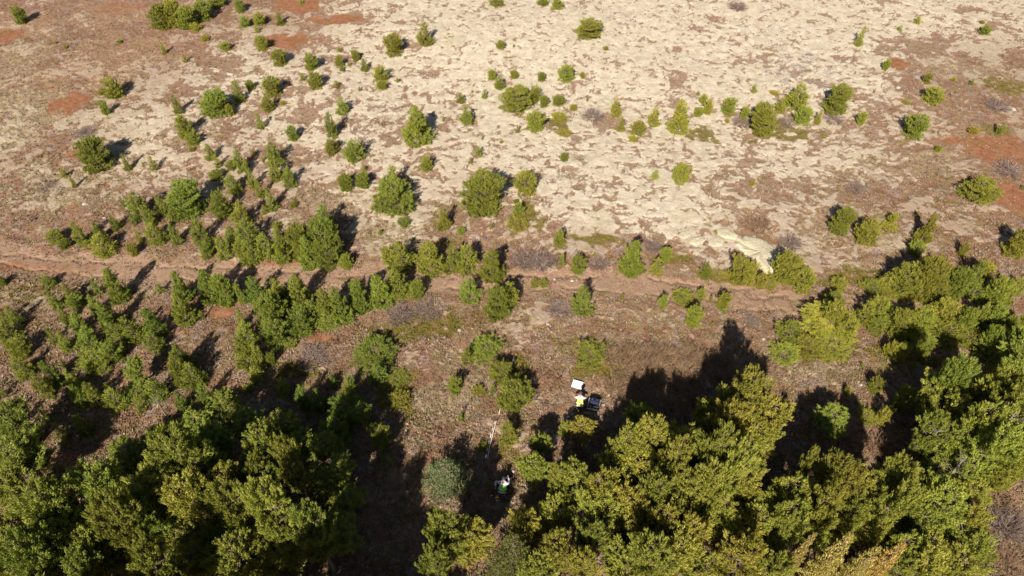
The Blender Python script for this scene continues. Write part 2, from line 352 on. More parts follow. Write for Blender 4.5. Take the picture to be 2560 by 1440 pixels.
def make_pine(seed, H, R, kind, puff, per=42):
    """returns trunk mesh, crown mesh; kind: cone, round, lobed, thin"""
    rnd = random.Random(seed); rs = np.random.RandomState(seed); g = Geo(); P = []
    lean = Vector((rnd.uniform(-.05, .05), rnd.uniform(-.05, .05), 0))*H
    tr = [Vector((0, 0, -.15))] + [Vector((lean.x*u*u+rnd.uniform(-.015, .015)*H*(u < .99), lean.y*u*u+rnd.uniform(-.015, .015)*H, H*u)) for u in (.12, .3, .5, .7, .88, .97)]
    r0 = .022*H+.012
    g.tube(tr, [r0*1.25, r0, r0*.85, r0*.68, r0*.48, r0*.25, r0*.1], 7)
    def trunk_at(u): 
        x = u*6; i = min(int(x), 5); return tr[i].lerp(tr[i+1], x-i) if u > .02 else tr[0]
    lo = {'cone': .04, 'round': .05, 'lobed': .42, 'thin': .04}[kind]
    lev = max(5, int(H*(1-lo)/(puff*(1.2 if kind != 'lobed' else 1.45))))
    az0 = rnd.uniform(0, 6.28)
    lobes = [(rnd.uniform(0, 6.28), rnd.uniform(.15, .9), rnd.uniform(.2, .42)) for _ in range(9)]
    for k in range(lev+1):
        u = lo+(1-lo)*k/lev
        if kind == 'cone': prof = (1-u)**.82*(.55+.45*min(1, (u-lo)/.12+.35))+.05
        elif kind == 'round': prof = math.sqrt(max(0, 1-((u-.38)/.64)**2))
        elif kind == 'thin': prof = (1-u)**.7+.08
        else: prof = math.sqrt(max(.02, 1-((u-.66)/.36)**2))*(.85+.3*rnd.random())
        L = R*prof; nb = max(1, int(2*math.pi*L/(puff*(1.9 if kind != 'lobed' else 2.3))+.6)); nb = min(nb, 11)
        az0 += 2.4
        if u > .93: P.append((*trunk_at(.97), puff*.8, .75)); 
        for b in range(nb):
            az = az0+2*math.pi*b/nb+rnd.uniform(-.3, .3)
            le = L*rnd.uniform(.66, 1.18)
            for (la, lu, lw) in lobes:
                if math.cos(az-la) > .75 and abs(u-lu) < lw*.35: le *= .58 if kind != 'lobed' else .40
            if le < puff*.6: le = puff*.6
            st = trunk_at(max(.02, u-.10*le/H*2)); di = Vector((math.cos(az), math.sin(az), 0))
            rise = le*rnd.uniform(.18, .5)*(1.2 if kind == 'round' else 1)
            zend = trunk_at(u).z
            end = Vector((st.x, st.y, 0))+di*le; end.z = max(puff*.55, zend+rise*.3)
            midp = st.lerp(end, .5)-Vector((0, 0, .10*le))
            midp.z = max(midp.z, .05)
            g.tube([st, midp, end], [r0*.32*(.4+le/R), r0*.22*(.4+le/R), r0*.09], 4)
            npf = max(1, int(le/(puff*1.5)+.5))
            for j in range(npf):
                t = 1-(j*1.0/npf)*.62 if npf > 1 else 1
                pc = st.lerp(midp, t*2) if t < .5 else midp.lerp(end, t*2-1)
                nl = 1 if t > .97 else (2 if le > puff*3 else 1)
                for q in range(nl):
                    side = (-1 if q == 0 else 1)*(1-t+.22)*le*.42 if (nl == 2) else rnd.uniform(-.12, .12)*le
                    off = Vector((-di.y, di.x, 0))*side + Vector((0, 0, rnd.uniform(-.1, .35)*puff))
                    pr = puff*rnd.uniform(.62, 1.12)*(.8+.2*t)
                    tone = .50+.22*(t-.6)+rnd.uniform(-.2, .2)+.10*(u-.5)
                    p2 = pc+off; P.append((p2.x, p2.y, max(p2.z, pr*.45), pr, tone))
                    if abs(side) > puff*1.1: g.tube([pc-di*abs(side)*.5, p2], [r0*.10, r0*.05], 3)
                    if rnd.random() < .45:      # candle-like shoot standing up from the puff
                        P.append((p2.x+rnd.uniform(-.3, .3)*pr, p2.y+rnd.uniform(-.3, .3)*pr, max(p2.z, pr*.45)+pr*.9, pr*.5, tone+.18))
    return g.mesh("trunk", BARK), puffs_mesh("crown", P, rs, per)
CONEM = simple_mat("cone_scales", (.66, .46, .22), .7, .3, 20)
def make_spruce(seed, H, R, cones=False, cols=None):
    rnd = random.Random(seed); rs = np.random.RandomState(seed); g = Geo(); P = []; C = []
    g.tube([Vector((0, 0, -.15)), Vector((0, 0, H*.5)), Vector((0, 0, H))], [.03*H, .018*H, .004*H], 6)
    lev = int(H/.26)
    for k in range(lev):
        u = .08+.92*k/lev; L = R*(1-u)**.8+.08; nb = 6 if u < .8 else 4
        for b in range(nb):
            az = k*2.4+2*math.pi*b/nb+rnd.uniform(-.2, .2); le = L*rnd.uniform(.8, 1.12); di = Vector((math.cos(az), math.sin(az), 0))
            st = Vector((0, 0, H*u)); end = st+di*le+Vector((0, 0, le*rnd.uniform(-.12, .22)))
            g.tube([st, end], [.02+.01*le, .006], 4)
            nn = max(2, int(le/.16))
            for j in range(1, nn+1):
                t = j/nn; pc = st.lerp(end, t)
                P.append((*pc, .085, .45+.3*t+rnd.uniform(-.15, .15)))
                wl = (1-t)*le*.45+.05
                for q in (-1, 1):
                    m2 = max(1, int(wl/.15))
                    for i in range(1, m2+1):
                        p2 = pc+Vector((-di.y, di.x, 0))*q*wl*i/m2+di*wl*.5*i/m2
                        P.append((*p2, .07, .5+rnd.uniform(-.2, .25)))
            if cones and u > .35:
                for _ in range(4):
                    t = rnd.uniform(.35, 1); pc = st.lerp(end, t); C.append(pc+Vector((rnd.uniform(-.08, .08), rnd.uniform(-.08, .08), .02)))
    tm, cm = g.mesh("trunk", BARK), puffs_mesh("crown", P, rs, 10, cols, shoots=2, leaf=.7, slim=.8)
    if not C: return tm, cm
    gg = Geo(); c = Vector((0, 0, 0)); gg.tube([c, c+Vector((0, .01, -.05)), c+Vector((.01, 0, -.13)), c+Vector((.01, 0, -.18))], [.014, .046, .040, .008], 6)
    rnd.shuffle(C)
    return tm, cm, gg.mesh("cone", CONEM), C[:70]
# variants: (kind, H, R) -> meshes
VAR = {}
def variant(key, *a): VAR.setdefault(key, []).append((a[1], a[2])+make_pine(*a))
for i in range(2): variant('t', 10+i, .9, .38, 'cone', .12, 49)
for i in range(2): variant('y', 20+i, .55, .5, 'round', .12, 49)
for i in range(3): variant('c', 30+i, 2.2, .85, 'cone', .18, 63)
for i in range(3): variant('r', 40+i, 1.8, 1.15, 'round', .19, 63)
for i in range(2): variant('n', 50+i, 2.6, .6, 'thin', .17, 56)
for i in range(4): variant('C', 60+i, 4.0, 1.55, 'cone', .24, 77)
for i in range(3): variant('R', 70+i, 3.6, 1.9, 'round', .25, 77)
for i in range(5): variant('B', 80+i, 6.3, 1.5, 'lobed', .28, 105)
BLUE = ((.12, .15, .07), (.23, .265, .12), (.35, .37, .19))
GOLD = ((.24, .19, .04), (.52, .39, .09), (.70, .53, .18))
_s = make_spruce(91, 3.0, 1.9, False, BLUE); VAR['s'] = [(3.0, 1.9)+_s[:2]]
_s = make_spruce(92, 6.0, 1.9, False, ((.05, .07, .02), (.13, .15, .04), (.21, .22, .06))); VAR['S'] = [(6.0, 1.9)+_s[:2]]
GOLDEN = [make_spruce(93+i, 6.2, 1.5, True, GOLD) for i in range(2)]
VAR['g'] = [(6.2, 1.5)+g for g in GOLDEN]
SMALL_SWAP = {'c': 'C', 'r': 'R'}

TILES = {'A': (0, 0, 2.976), 'B': (850, 0, 2.976), 'C': (1700, 0, 2.976), 'D': (0, 480, 2.976), 'E': (850, 480, 2.976), 'F': (1700, 480, 2.976),
         'X': (0, 956, 2.976), 'Y': (850, 956, 2.976), 'Z': (1700, 956, 2.976), 'P': (0, 0, 1), 'G': (100, 330, 5.333), 'H': (480, 330, 5.333), 'I': (100, 500, 5.333),
         'J': (480, 500, 5.333), 'K': (0, 660, 5.333), 'L': (440, 660, 5.333), 'M': (0, 860, 5.333), 'N': (440, 860, 5.333), 'O': (1800, 560, 3.365),
         'U': (1350, 900, 4), 'V': (1920, 900, 4)}
ORD = ["leftmost", "second from left", "third from left", "fourth from left", "fifth from left", "sixth from left", "seventh from left", "eighth from left",
       "ninth from left", "tenth from left", "eleventh from left", "twelfth from left", "thirteenth from left", "fourteenth from left", "fifteenth from left", "sixteenth from left", "seventeenth from left"]
# sections: phrase | tint | entries "tile cx cy w h kind" (photo pixels of that tile); kind B/S/g: w and height in metres, cx cy = middle of the crown
WS, HS = 1.17, 1.10
SECTIONS = [
("in the dense clump at the top left edge", (1,1,1), "A 1190 120 170 190 R;A 1290 100 140 200 R;A 1390 130 150 170 R;A 1510 80 130 150 R;A 1610 10 130 100 R;A 1460 205 80 60 y"),
("on the grey-brown gravel at the top left", (1.05,1,1), "A 148 112 115 130 r;A 412 318 36 36 y;A 487 350 40 30 y;A 885 312 45 35 y;A 1212 355 50 90 n;A 1378 437 55 65 t"),
("beside the red soil near the top edge", (1,1,1), "A 1783 45 90 90 r;A 2240 15 50 40 t;A 1822 165 85 85 r;A 1930 145 95 100 r;A 1910 220 55 60 t;A 2085 140 80 105 c;A 1945 320 105 110 r;A 1672 345 95 65 r;A 1525 285 60 45 y"),
("just below the red soil patches", (1,1,1), "A 2080 430 125 120 r;A 2318 460 105 125 r;A 2520 368 50 45 t;A 2522 460 60 75 r;A 2540 510 40 45 t;A 2345 605 120 125 r;A 2252 578 55 60 t;A 2505 632 60 65 t"),
("on the pale moss at the upper left", (1,1,1), "A 1775 675 85 165 n;A 1857 632 70 75 r;A 2025 645 160 145 r;A 1990 775 105 110 r;A 1610 765 230 200 R;A 1710 825 70 80 r;A 1310 775 85 140 c;A 2105 765 45 50 y"),
("around the small red patch, far left", (1.05,1,1), "A 835 660 150 150 R;A 760 690 60 40 y;A 775 805 75 95 r;A 480 1290 60 70 n;A 540 1350 65 90 n;A 545 1090 30 40 t"),
("in the loose line down the left slope", (1,1,1), "A 1370 940 130 165 r;A 1435 1040 115 100 r;A 1425 1110 45 50 y;A 1935 905 65 130 c;A 2170 990 90 110 r"),
("near the large round left-slope bush", (1,.97,1), "A 700 1155 240 240 R;A 935 1205 80 180 n;A 1140 1215 75 110 t;A 1063 1215 25 25 t;P 830 368 37 39 r;P 884 379 55 50 r"),
("in the first clump below the moss bay", (.97,1,1), "H 250 260 170 230 c;H 340 390 110 180 c;H 320 570 200 150 r;H 650 380 200 330 C;H 520 440 170 130 r;H 550 690 230 290 C;H 810 640 150 260 c;H 900 740 130 330 n;H 740 470 110 250 c"),
("in the second clump, beside bare red soil", (.97,1,1), "H 1090 300 230 340 C;H 1130 520 200 300 C;H 1310 600 220 280 C;H 820 270 70 90 t;H 940 370 60 70 t;H 1060 900 130 260 n;H 970 1040 80 120 t;H 1355 970 90 110 y"),
("at the foot of the pale moss bay", (1,1,1), "H 2040 680 200 210 r;H 2290 650 170 190 r;H 2300 495 60 75 t;H 2510 1340 70 70 t;H 1125 1250 100 90 y"),
("above the track's left end, upper row", (.95,1,1), "G 1100 930 90 160 t;G 1190 960 120 180 c;G 1330 980 220 340 C;G 1450 1120 180 260 c;G 1230 1140 110 180 t;G 1650 990 180 240 c;G 1950 890 380 430 R;G 1800 1110 190 220 c;G 2400 980 240 300 r;G 2190 950 70 120 t"),
("above the track's left end, lower row", (1,1,1), "I 200 500 200 180 r;I 320 590 150 130 r;I 540 460 200 340 C;I 790 430 160 280 C;I 860 600 280 300 C;I 640 600 120 120 t;I 1010 310 150 190 c;I 1310 470 110 220 n;I 1550 450 230 280 C;I 1800 460 160 280 c;I 1240 660 130 150 r"),
("between lower row and big track-side cluster", (1,1,1), "J 140 430 220 330 C;J 200 660 180 200 r;J 420 640 190 280 c;J 540 470 170 240 c;J 690 200 230 350 C;J 640 660 170 180 r;J 555 230 90 100 t"),
("in the big cluster above the track", (.95,1,1), "J 780 480 330 380 C;J 800 690 230 330 C;J 980 650 250 330 C;J 1210 620 200 440 C;J 1130 400 90 100 t;J 1450 560 300 450 R;J 1560 700 250 400 C;J 1790 250 230 350 C;J 1740 540 350 480 R;J 1800 720 300 350 R;J 1980 600 130 300 n;J 2060 830 130 160 r"),
("on pale moss at the top centre", (1.05,1,1), "B 1160 15 110 50 r;B 1510 15 90 45 r;B 1615 30 90 85 r;B 635 250 130 180 c;B 395 335 150 155 r;B 1195 335 75 65 r;B 1292 340 25 25 t;B 1845 215 195 140 R;B 1980 360 40 50 y;B 112 415 75 85 r;B 180 480 60 100 n"),
("around the gully's left end in pale moss", (1,1,1), "B 8 455 35 90 t;B 20 510 35 40 t;B 68 478 35 35 t;B 145 660 38 38 t;B 300 555 115 115 r;B 310 635 100 70 r;B 428 595 30 40 t;P 855 264 38 44 c;P 828 312 37 68 c"),
("on the ledge below the central moss", (1.03,1,1), "B 1130 558 70 75 r;B 1190 615 95 110 c;B 1295 555 60 60 r;B 1498 570 65 65 r;B 1678 545 125 120 r;B 1803 560 55 70 y;B 1315 745 225 185 R;B 1445 700 100 110 r;B 1515 755 75 90 r;B 1622 752 105 80 r;B 895 732 70 85 c;B 1075 705 50 70 c;B 983 680 22 25 t"),
("by the big cone pine below the ledge", (1,1,1), "B 570 935 240 290 C;B 938 860 115 145 c;B 1455 905 150 145 r;B 1320 960 35 60 t;B 768 880 22 40 t;B 1060 1020 22 40 t;B 1200 1055 30 25 y;B 640 1220 90 110 r;B 1030 1130 70 80 t;B 970 1195 40 50 t"),
("close to the white line on the moss", (1.08,1,1), "B 1630 870 110 70 y;B 1670 990 105 60 y;B 1735 800 60 45 y;B 1838 735 20 40 t;B 1665 1170 60 60 r;P 1312 459 62 55 r;P 1208 483 84 95 R;P 1225 520 36 30 r"),
("mid-slope left of centre", (1,1,1), "P 865 457 38 40 r;P 907 452 38 36 r;P 985 445 46 66 c;P 982 492 84 78 R;P 1018 505 30 36 r;P 910 420 14 13 t"),
("on the right moss above the rock plate", (1.12,1.05,1), "B 2045 800 100 140 c;B 2090 920 60 110 n;B 2335 870 110 140 c;B 2215 955 115 110 r;B 2175 1035 70 60 y;P 1697 292 52 86 C;P 1705 435 50 50 r;B 2345 1300 60 70 n;C 540 1365 50 50 y"),
("in the bright row with leaning pines", (1.12,1.05,1), "C 172 740 60 70 r;C 140 832 80 70 r;C 210 795 75 110 r;C 370 790 120 130 r;C 350 900 45 60 y;C 485 840 75 100 r;C 620 890 200 235 R;C 740 780 90 130 c;C 860 730 200 220 C;C 915 860 130 140 R;C 1035 860 60 110 n;C 1165 740 190 220 R"),
("beside the grey rock at upper right", (1.1,1.05,1), "C 550 660 50 70 t;C 135 695 40 35 t;C 700 690 70 35 y;C 1345 265 80 160 n;C 1635 210 50 45 t;C 1765 150 60 60 t;C 2275 225 80 75 r;C 2250 165 40 35 y;C 1533 485 60 75 r;C 1292 750 25 25 t;C 1450 672 22 40 t;C 1350 885 75 90 r"),
("on the brown heath, far right", (1.1,1.05,1), "C 1842 582 75 75 r;C 2035 590 40 40 y;C 2170 610 40 50 t;C 1885 715 145 130 R;C 1682 760 65 35 y;C 1750 945 180 175 R;C 2385 960 90 110 c;C 2180 975 80 60 y;C 1920 1110 45 45 r;C 1440 1175 30 22 t;P 2447 474 72 60 R;C 2545 1395 40 40 t"),
("between pale moss and track, centre", (1.02,1,1), "E 770 200 95 170 c;E 475 225 90 65 r;E 300 298 35 35 t;E 900 290 55 50 r;E 1125 255 30 45 t;E 1330 130 75 85 r;E 1320 240 150 110 y;E 1310 70 40 50 y;E 1635 345 90 130 c"),
("on the track's upper edge, centre", (.98,1,1), "E 345 465 70 90 r;E 460 480 180 210 C;E 675 500 170 225 C;E 840 510 130 200 C;E 950 505 160 215 C;E 1140 545 155 235 C;E 45 520 95 90 r"),
("just above the track, right of the line", (1.1,1.05,1), "E 1650 510 50 90 t;E 1775 545 110 115 r;E 2105 370 35 35 t;E 1890 465 25 25 t;E 2175 490 150 255 C;E 2350 560 100 130 c;E 2420 470 85 100 r"),
("on the track's lower edge, centre left", (.97,1,1), "E 155 775 125 240 C;E 300 740 140 240 C;E 430 690 160 230 C;E 575 720 100 120 r;E 955 740 135 165 C;E 1165 830 150 220 R;E 1260 760 120 180 C;E 1450 685 60 60 y;E 1515 680 60 70 y"),
("between the track and the yellow-vested person", (1,1,1), "E 1795 815 130 200 C;E 2100 785 35 45 t;E 2400 820 60 80 r;E 1850 1210 180 180 R;E 1950 1160 45 80 c;E 1910 1305 30 45 y"),
("around the white line, lower middle", (.97,1,1), "E 1090 1170 190 180 R;E 940 1225 85 115 c;E 1195 1345 140 160 R;E 1290 1400 110 80 y;P 1139 963 33 38 r;P 1290 990 66 76 R;P 1270 1087 45 50 r;P 1152 1043 16 24 t;P 1233 973 16 20 t;P 1195 975 24 26 y;P 1212 982 12 12 t"),
("left of the lower middle clearing", (.92,1,1), "E 270 1210 250 200 R;E 290 1370 130 150 C;E 440 1385 130 110 y;P 875 965 30 40 c;P 950 1090 50 55 r;P 975 1155 20 24 t;P 1000 1000 40 40 y;P 1207 1117 22 30 y"),
("by the track, left of the rock plate", (1.12,1.05,1), "F 25 785 130 110 R;F 155 765 65 70 r;F 230 800 30 50 t;F 330 815 95 110 r;F 325 885 40 40 t;F 105 930 115 140 r;F 190 600 80 90 r;F 240 985 30 30 t;F 265 295 30 26 t"),
("below the pale rock plate", (1.14,1.05,1), "F 335 615 60 45 y;F 440 590 140 180 R;F 520 600 100 150 R;F 605 665 80 100 r;F 790 570 190 220 R;F 915 660 140 150 R;F 670 690 90 60 y"),
("on the heath right of the rock plate", (1.12,1.05,1), "F 1210 215 130 180 R;F 1395 300 140 165 R;F 1580 205 60 75 r;F 1560 260 90 60 y;F 1830 270 130 240 C;F 1760 420 120 100 r;F 2110 435 70 90 r;F 2515 380 160 190 R;F 1185 680 105 90 r;F 1350 690 50 45 y"),
("in the bright group below the track, right", (1.12,1.05,1), "O 960 640 130 140 R;O 890 860 350 280 B3;O 970 800 200 230 R;O 590 920 200 180 R;O 540 1090 190 180 R;O 930 1030 260 190 R;O 740 1030 180 180 R;O 1050 900 150 200 R"),
("in the upper right band, its left half", (1.12,1.05,1), "O 1280 530 140 110 R;O 1400 500 140 150 C;O 1560 480 210 250 R;O 1740 470 240 330 R;O 1810 340 110 150 c;O 1830 540 170 210 R;O 1440 560 180 90 r"),
("in the upper right band, its right half", (1.08,1.05,1), "O 1990 500 190 260 R;O 2130 440 170 230 C;O 2210 410 150 170 R;O 2140 570 150 140 R;O 2330 570 190 230 R;O 2450 560 160 240 C;O 2535 530 110 200 C"),
("in the lower right band below the track", (1.1,1.05,1), "O 1200 760 150 190 C;O 1330 730 170 190 R;O 1320 850 120 130 R;O 1430 800 130 180 C;O 1530 850 180 220 R;O 1680 830 190 240 R;O 1690 960 210 190 R;O 1840 740 170 200 C;O 1930 770 220 220 R;O 1900 920 230 220 R"),
("at the right end of the lower band", (1.05,1.05,1), "O 2070 830 160 220 R;O 2170 780 170 230 C;O 2100 960 190 180 R;O 2280 800 200 230 R;O 2390 900 180 250 R;O 2270 1000 200 240 R;O 2310 1090 180 150 R;O 2330 730 90 90 r;O 2530 860 130 180 R"),
("among small pines below the right bands", (1.12,1.05,1), "O 1425 1055 90 110 r;O 1525 1080 110 140 R;O 1620 1200 60 80 r;O 1700 1130 70 90 r;O 1190 1195 40 45 t;O 935 1240 28 28 t;O 1310 1360 120 120 r;O 1570 1410 100 80 r;O 1070 1410 50 60 r;V 985 560 170 170 R;V 1150 570 120 170 R;V 1350 400 170 240 R;V 1530 450 90 190 n;O 2290 1220 110 90 y"),
("below the track at the left edge", (.97,1,1), "K 650 240 180 170 c;K 720 500 160 290 C;K 930 370 160 260 C;K 1010 500 190 190 R;K 870 680 170 300 C;K 20 230 110 110 r;K 2140 330 110 120 t;K 180 700 190 280 C;K 60 700 170 450 C;K 130 930 260 260 C;K 260 1110 260 260 R"),
("by the tall tree with the pointed shadow", (.93,1,1), "K 1540 290 280 430 C;K 1290 300 150 250 c;K 1280 560 190 380 C;K 1450 720 280 400 C;K 1780 900 260 360 C;K 1090 810 230 300 C;K 700 960 170 260 c;K 880 1060 190 250 C;K 1230 1020 260 320 C;K 1250 1260 330 280 R;K 1500 1180 240 260 R;K 1520 900 240 250 C"),
("below the track, right of the pointed shadow", (.9,1,1), "L 80 300 220 420 C;L 120 600 250 400 C;L 470 300 250 430 C;L 640 350 240 380 R;L 870 400 150 260 c;L 1090 350 230 350 C;L 345 680 70 150 t;L 2050 800 4 4 t;K 2050 780 250 450 C;K 2060 1060 220 280 C"),
("in the cluster with red soil below", (.93,1,1), "L 1370 370 200 300 C;L 1290 650 330 420 R;L 1650 400 280 430 C;L 2000 560 270 420 C;L 2190 560 260 450 C;L 1350 930 330 360 R;L 1660 780 290 330 R;L 2050 750 290 260 R;L 2420 400 200 400 C;L 1530 1060 160 140 r;L 1830 640 240 300 C"),
("in the column left of the clearing", (.97,1,1), "L 880 720 130 340 n;L 960 930 230 300 C;L 950 1190 260 420 C;L 1120 1230 190 350 C;L 1265 1270 110 150 r;N 1090 430 190 230 C;N 960 600 120 160 y;N 1440 580 190 230 c"),
("in the left forest edge, upper row", (.93,1,1), "M 320 330 250 280 C;M 700 400 270 360 C;M 860 270 110 190 c;M 560 560 270 360 C;M 1000 520 250 360 C;M 1080 700 240 350 C;M 1240 680 230 310 C;M 1560 760 280 310 C;M 1450 600 120 200 c;M 1300 260 280 280 R"),
("in the left forest edge, right part", (.93,1,1), "M 1850 400 290 440 B3;M 1830 650 280 280 R;M 2120 620 240 300 C;M 2420 330 270 500 C;N 250 430 260 330 C;N 90 200 230 380 C;N 400 700 200 420 C;N 90 780 180 280 C;N 190 1000 150 260 c;M 1870 810 160 220 c"),
("in the left forest edge, lowest row", (.93,1,1), "M 600 950 130 320 c;M 820 1160 180 240 C;M 1100 1090 220 300 C;M 310 800 90 90 t;M 40 640 120 200 C;M 100 1120 250 330 C;M 370 1270 240 250 R;M 860 1310 110 120 y;M 90 850 110 130 r"),
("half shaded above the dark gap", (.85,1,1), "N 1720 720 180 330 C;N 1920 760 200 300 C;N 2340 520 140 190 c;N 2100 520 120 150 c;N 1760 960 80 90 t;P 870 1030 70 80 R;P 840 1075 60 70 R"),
# big trees of the forest
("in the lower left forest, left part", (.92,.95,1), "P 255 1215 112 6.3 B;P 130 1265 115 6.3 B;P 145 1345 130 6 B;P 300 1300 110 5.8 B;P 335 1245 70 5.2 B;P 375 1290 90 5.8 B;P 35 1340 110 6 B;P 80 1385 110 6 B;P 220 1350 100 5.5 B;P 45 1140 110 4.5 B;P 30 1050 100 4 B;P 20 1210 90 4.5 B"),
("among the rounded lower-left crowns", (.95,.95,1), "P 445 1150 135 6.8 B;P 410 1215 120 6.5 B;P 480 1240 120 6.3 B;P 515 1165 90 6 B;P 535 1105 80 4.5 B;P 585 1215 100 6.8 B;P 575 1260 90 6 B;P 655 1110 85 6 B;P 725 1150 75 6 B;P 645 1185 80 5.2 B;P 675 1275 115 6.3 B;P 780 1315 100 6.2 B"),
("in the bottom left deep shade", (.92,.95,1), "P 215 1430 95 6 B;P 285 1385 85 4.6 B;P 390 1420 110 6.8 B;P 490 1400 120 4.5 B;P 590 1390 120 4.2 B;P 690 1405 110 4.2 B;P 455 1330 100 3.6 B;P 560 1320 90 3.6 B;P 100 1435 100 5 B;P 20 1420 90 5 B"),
("at the left of the bottom-centre forest", (1.02,.95,1), "P 1120 1330 125 5.3 B;P 1172 1345 115 5.8 B;P 1085 1405 90 5.4 B;P 1308 1312 90 4.6 B;P 1385 1285 100 5.4 B;P 1400 1385 120 6 B;P 1480 1350 85 6 B;P 1340 1430 110 5.8 B;P 1455 1430 100 5.6 B"),
("in the big forest, upper left side", (1.05,.95,1), "P 1440 1205 110 4.6 B;P 1400 1195 70 4.2 B;P 1500 1225 110 5.6 B;P 1545 1180 110 5 B;P 1490 1280 120 6.2 B;P 1565 1120 100 6.5 B;P 1625 1105 110 6.8 B;P 1590 1175 110 6 B;P 1640 1240 110 6.3 B;P 1570 1270 110 6 B"),
("in the middle of the big forest", (1.05,.95,1), "P 1700 1115 120 6.6 B;P 1690 1160 110 6.4 B;P 1710 1230 120 6 B;P 1790 1130 110 6.8 B;P 1830 1175 130 7 B;P 1855 1205 110 6.6 B;P 1770 1220 110 6.4 B;P 1720 1290 120 6 B;P 1800 1280 120 6.2 B;P 1650 1310 120 6 B;P 1590 1335 110 6.2 B;P 1545 1385 80 5.6 B"),
("at the upper tip of the forest", (1.05,.95,1), "P 1870 985 120 6.6 B;P 1825 1010 90 5.4 B;P 1925 1040 120 7 B;P 1885 1085 120 6.6 B;P 1830 1065 110 6.6 B;P 1770 1040 80 4.6 B;P 1880 1130 80 4.6 B;P 1780 1085 80 5 B;P 1453 1070 62 2.4 B;P 1415 1072 34 1.8 B"),
("at the big forest's bottom edge", (1.05,.95,1), "P 1620 1405 130 6.4 B;P 1560 1435 110 6 B;P 1690 1385 120 6.4 B;P 1730 1335 110 6 B;P 1835 1330 120 6 B;P 1890 1300 100 5.6 B;P 1850 1405 130 6.2 B;P 1760 1425 110 5.6 B;P 1930 1380 90 5 B;P 1930 1430 100 5 B"),
("right of the forest gap, upper row", (1.05,.95,1), "P 1975 1233 110 6.6 B;P 2019 1155 34 5.4 B;P 2085 1183 90 6.4 B;P 2120 1213 90 6.2 B;P 2170 1223 110 6.2 B;P 2225 1203 110 6.4 B;P 2237 1263 110 6.4 B;P 2185 1280 110 6.2 B;P 2063 1263 90 6 B;P 1970 1293 100 6 B;P 2120 1273 90 5.6 B;P 1895 1273 80 5 B"),
("inside the lower right forest", (1.0,.98,1), "P 2190 1340 100 4.8 B;P 2110 1310 90 4.4 B;P 2290 1300 110 5 B;P 2260 1370 100 4.8 B;P 2300 1420 120 4.8 B;P 2240 1430 100 4.8 B;P 2040 1320 90 4.2 B;P 2300 1215 80 4.6 B"),
("along the bare strip, lower right", (1.04,1,1), "P 2350 1185 110 4.6 B;P 2400 1175 90 4.4 B;P 2345 1255 120 4.8 B;P 2415 1235 90 4.2 B;P 2385 1315 130 4.8 B;P 2335 1365 120 4.8 B;P 2430 1370 90 4 B;P 2395 1420 130 4.8 B;P 2420 1300 80 4 B"),
("in the right forest by the square shadow", (.98,1,1), "P 2345 975 100 5.2 B;P 2385 945 90 5.2 B;P 2320 1010 60 4.4 B;P 2385 1030 100 5.2 B;P 2330 1075 90 4.6 B;P 2395 1100 110 5.2 B;P 2440 980 100 5.2 B;P 2455 1060 120 6 B;P 2370 1140 70 4.4 B"),
("in the forest against the right edge", (1,1,1), "P 2500 965 110 5.2 B;P 2548 930 90 5.2 B;P 2530 1010 110 5.6 B;P 2520 1060 120 6 B;P 2480 1125 130 5.8 B;P 2545 1120 110 6 B;P 2430 1150 90 5 B;P 2520 1165 100 5 B;P 2552 860 70 4 B;P 2470 900 4 1 t"),
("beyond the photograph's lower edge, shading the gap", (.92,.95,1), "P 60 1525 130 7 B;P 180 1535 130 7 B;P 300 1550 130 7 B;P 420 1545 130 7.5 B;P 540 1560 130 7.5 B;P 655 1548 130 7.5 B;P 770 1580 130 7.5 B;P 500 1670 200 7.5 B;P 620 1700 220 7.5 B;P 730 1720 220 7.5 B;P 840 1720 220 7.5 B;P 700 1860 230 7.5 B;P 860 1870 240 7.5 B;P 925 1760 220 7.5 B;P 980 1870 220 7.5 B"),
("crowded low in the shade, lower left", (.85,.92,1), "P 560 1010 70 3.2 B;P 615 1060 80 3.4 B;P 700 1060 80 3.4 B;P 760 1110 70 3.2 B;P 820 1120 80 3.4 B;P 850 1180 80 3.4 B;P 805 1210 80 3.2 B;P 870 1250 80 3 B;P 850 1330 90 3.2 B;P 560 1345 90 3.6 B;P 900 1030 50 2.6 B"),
]
SPECIAL = [   # kind, cx, cy, w, H, label
 ('s',1112,1172,150,3.0,"pale grey-green spruce standing alone left of the dashed measuring tape"),
 ('S',1283,1375,175,6.6,"dull grey-green spruce squeezed between yellower pines at the bottom centre"),
 ('g',2008,1372,60,7.6,"slim golden cone-laden spruce, leftmost of those at the bottom edge"),
 ('g',2092,1378,95,8.0,"broad golden cone-laden spruce in the middle of the bottom-edge spruces"),
 ('g',2160,1405,95,7.6,"golden cone-laden spruce low at the bottom edge, right of the broad one"),
 ('g',2222,1395,85,7.4,"golden cone-laden spruce, rightmost of those at the bottom edge"),
 ('B',1330,1168,70,3.8,"pine standing just above and right of the worker in green"),
 ('B',1350,1110,50,2.6,"small pine at the shadow edge right of the dashed measuring tape"),
 ('B',2082,1052,80,2.4,"lone green pine ringed by shadow between the two right-hand forests"),
 ('B',1600,1050,70,4.0,"dark shaded pine at the left foot of the broad forest shadow"),
 ('B',640,1380,110,4.0,"dark pine sunk in the deepest shade of the lower left"),
 ('B',500,1050,90,3.0,"dark shaded pine above the big rounded crowns in the lower left"),
 ('B',400,1100,90,3.2,"dark shaded pine left of the big rounded crowns in the lower left"),
 ('B',330,1130,90,3.2,"dark shaded pine above the left part of the lower left forest"),
]
def dims(o_list): return o_list
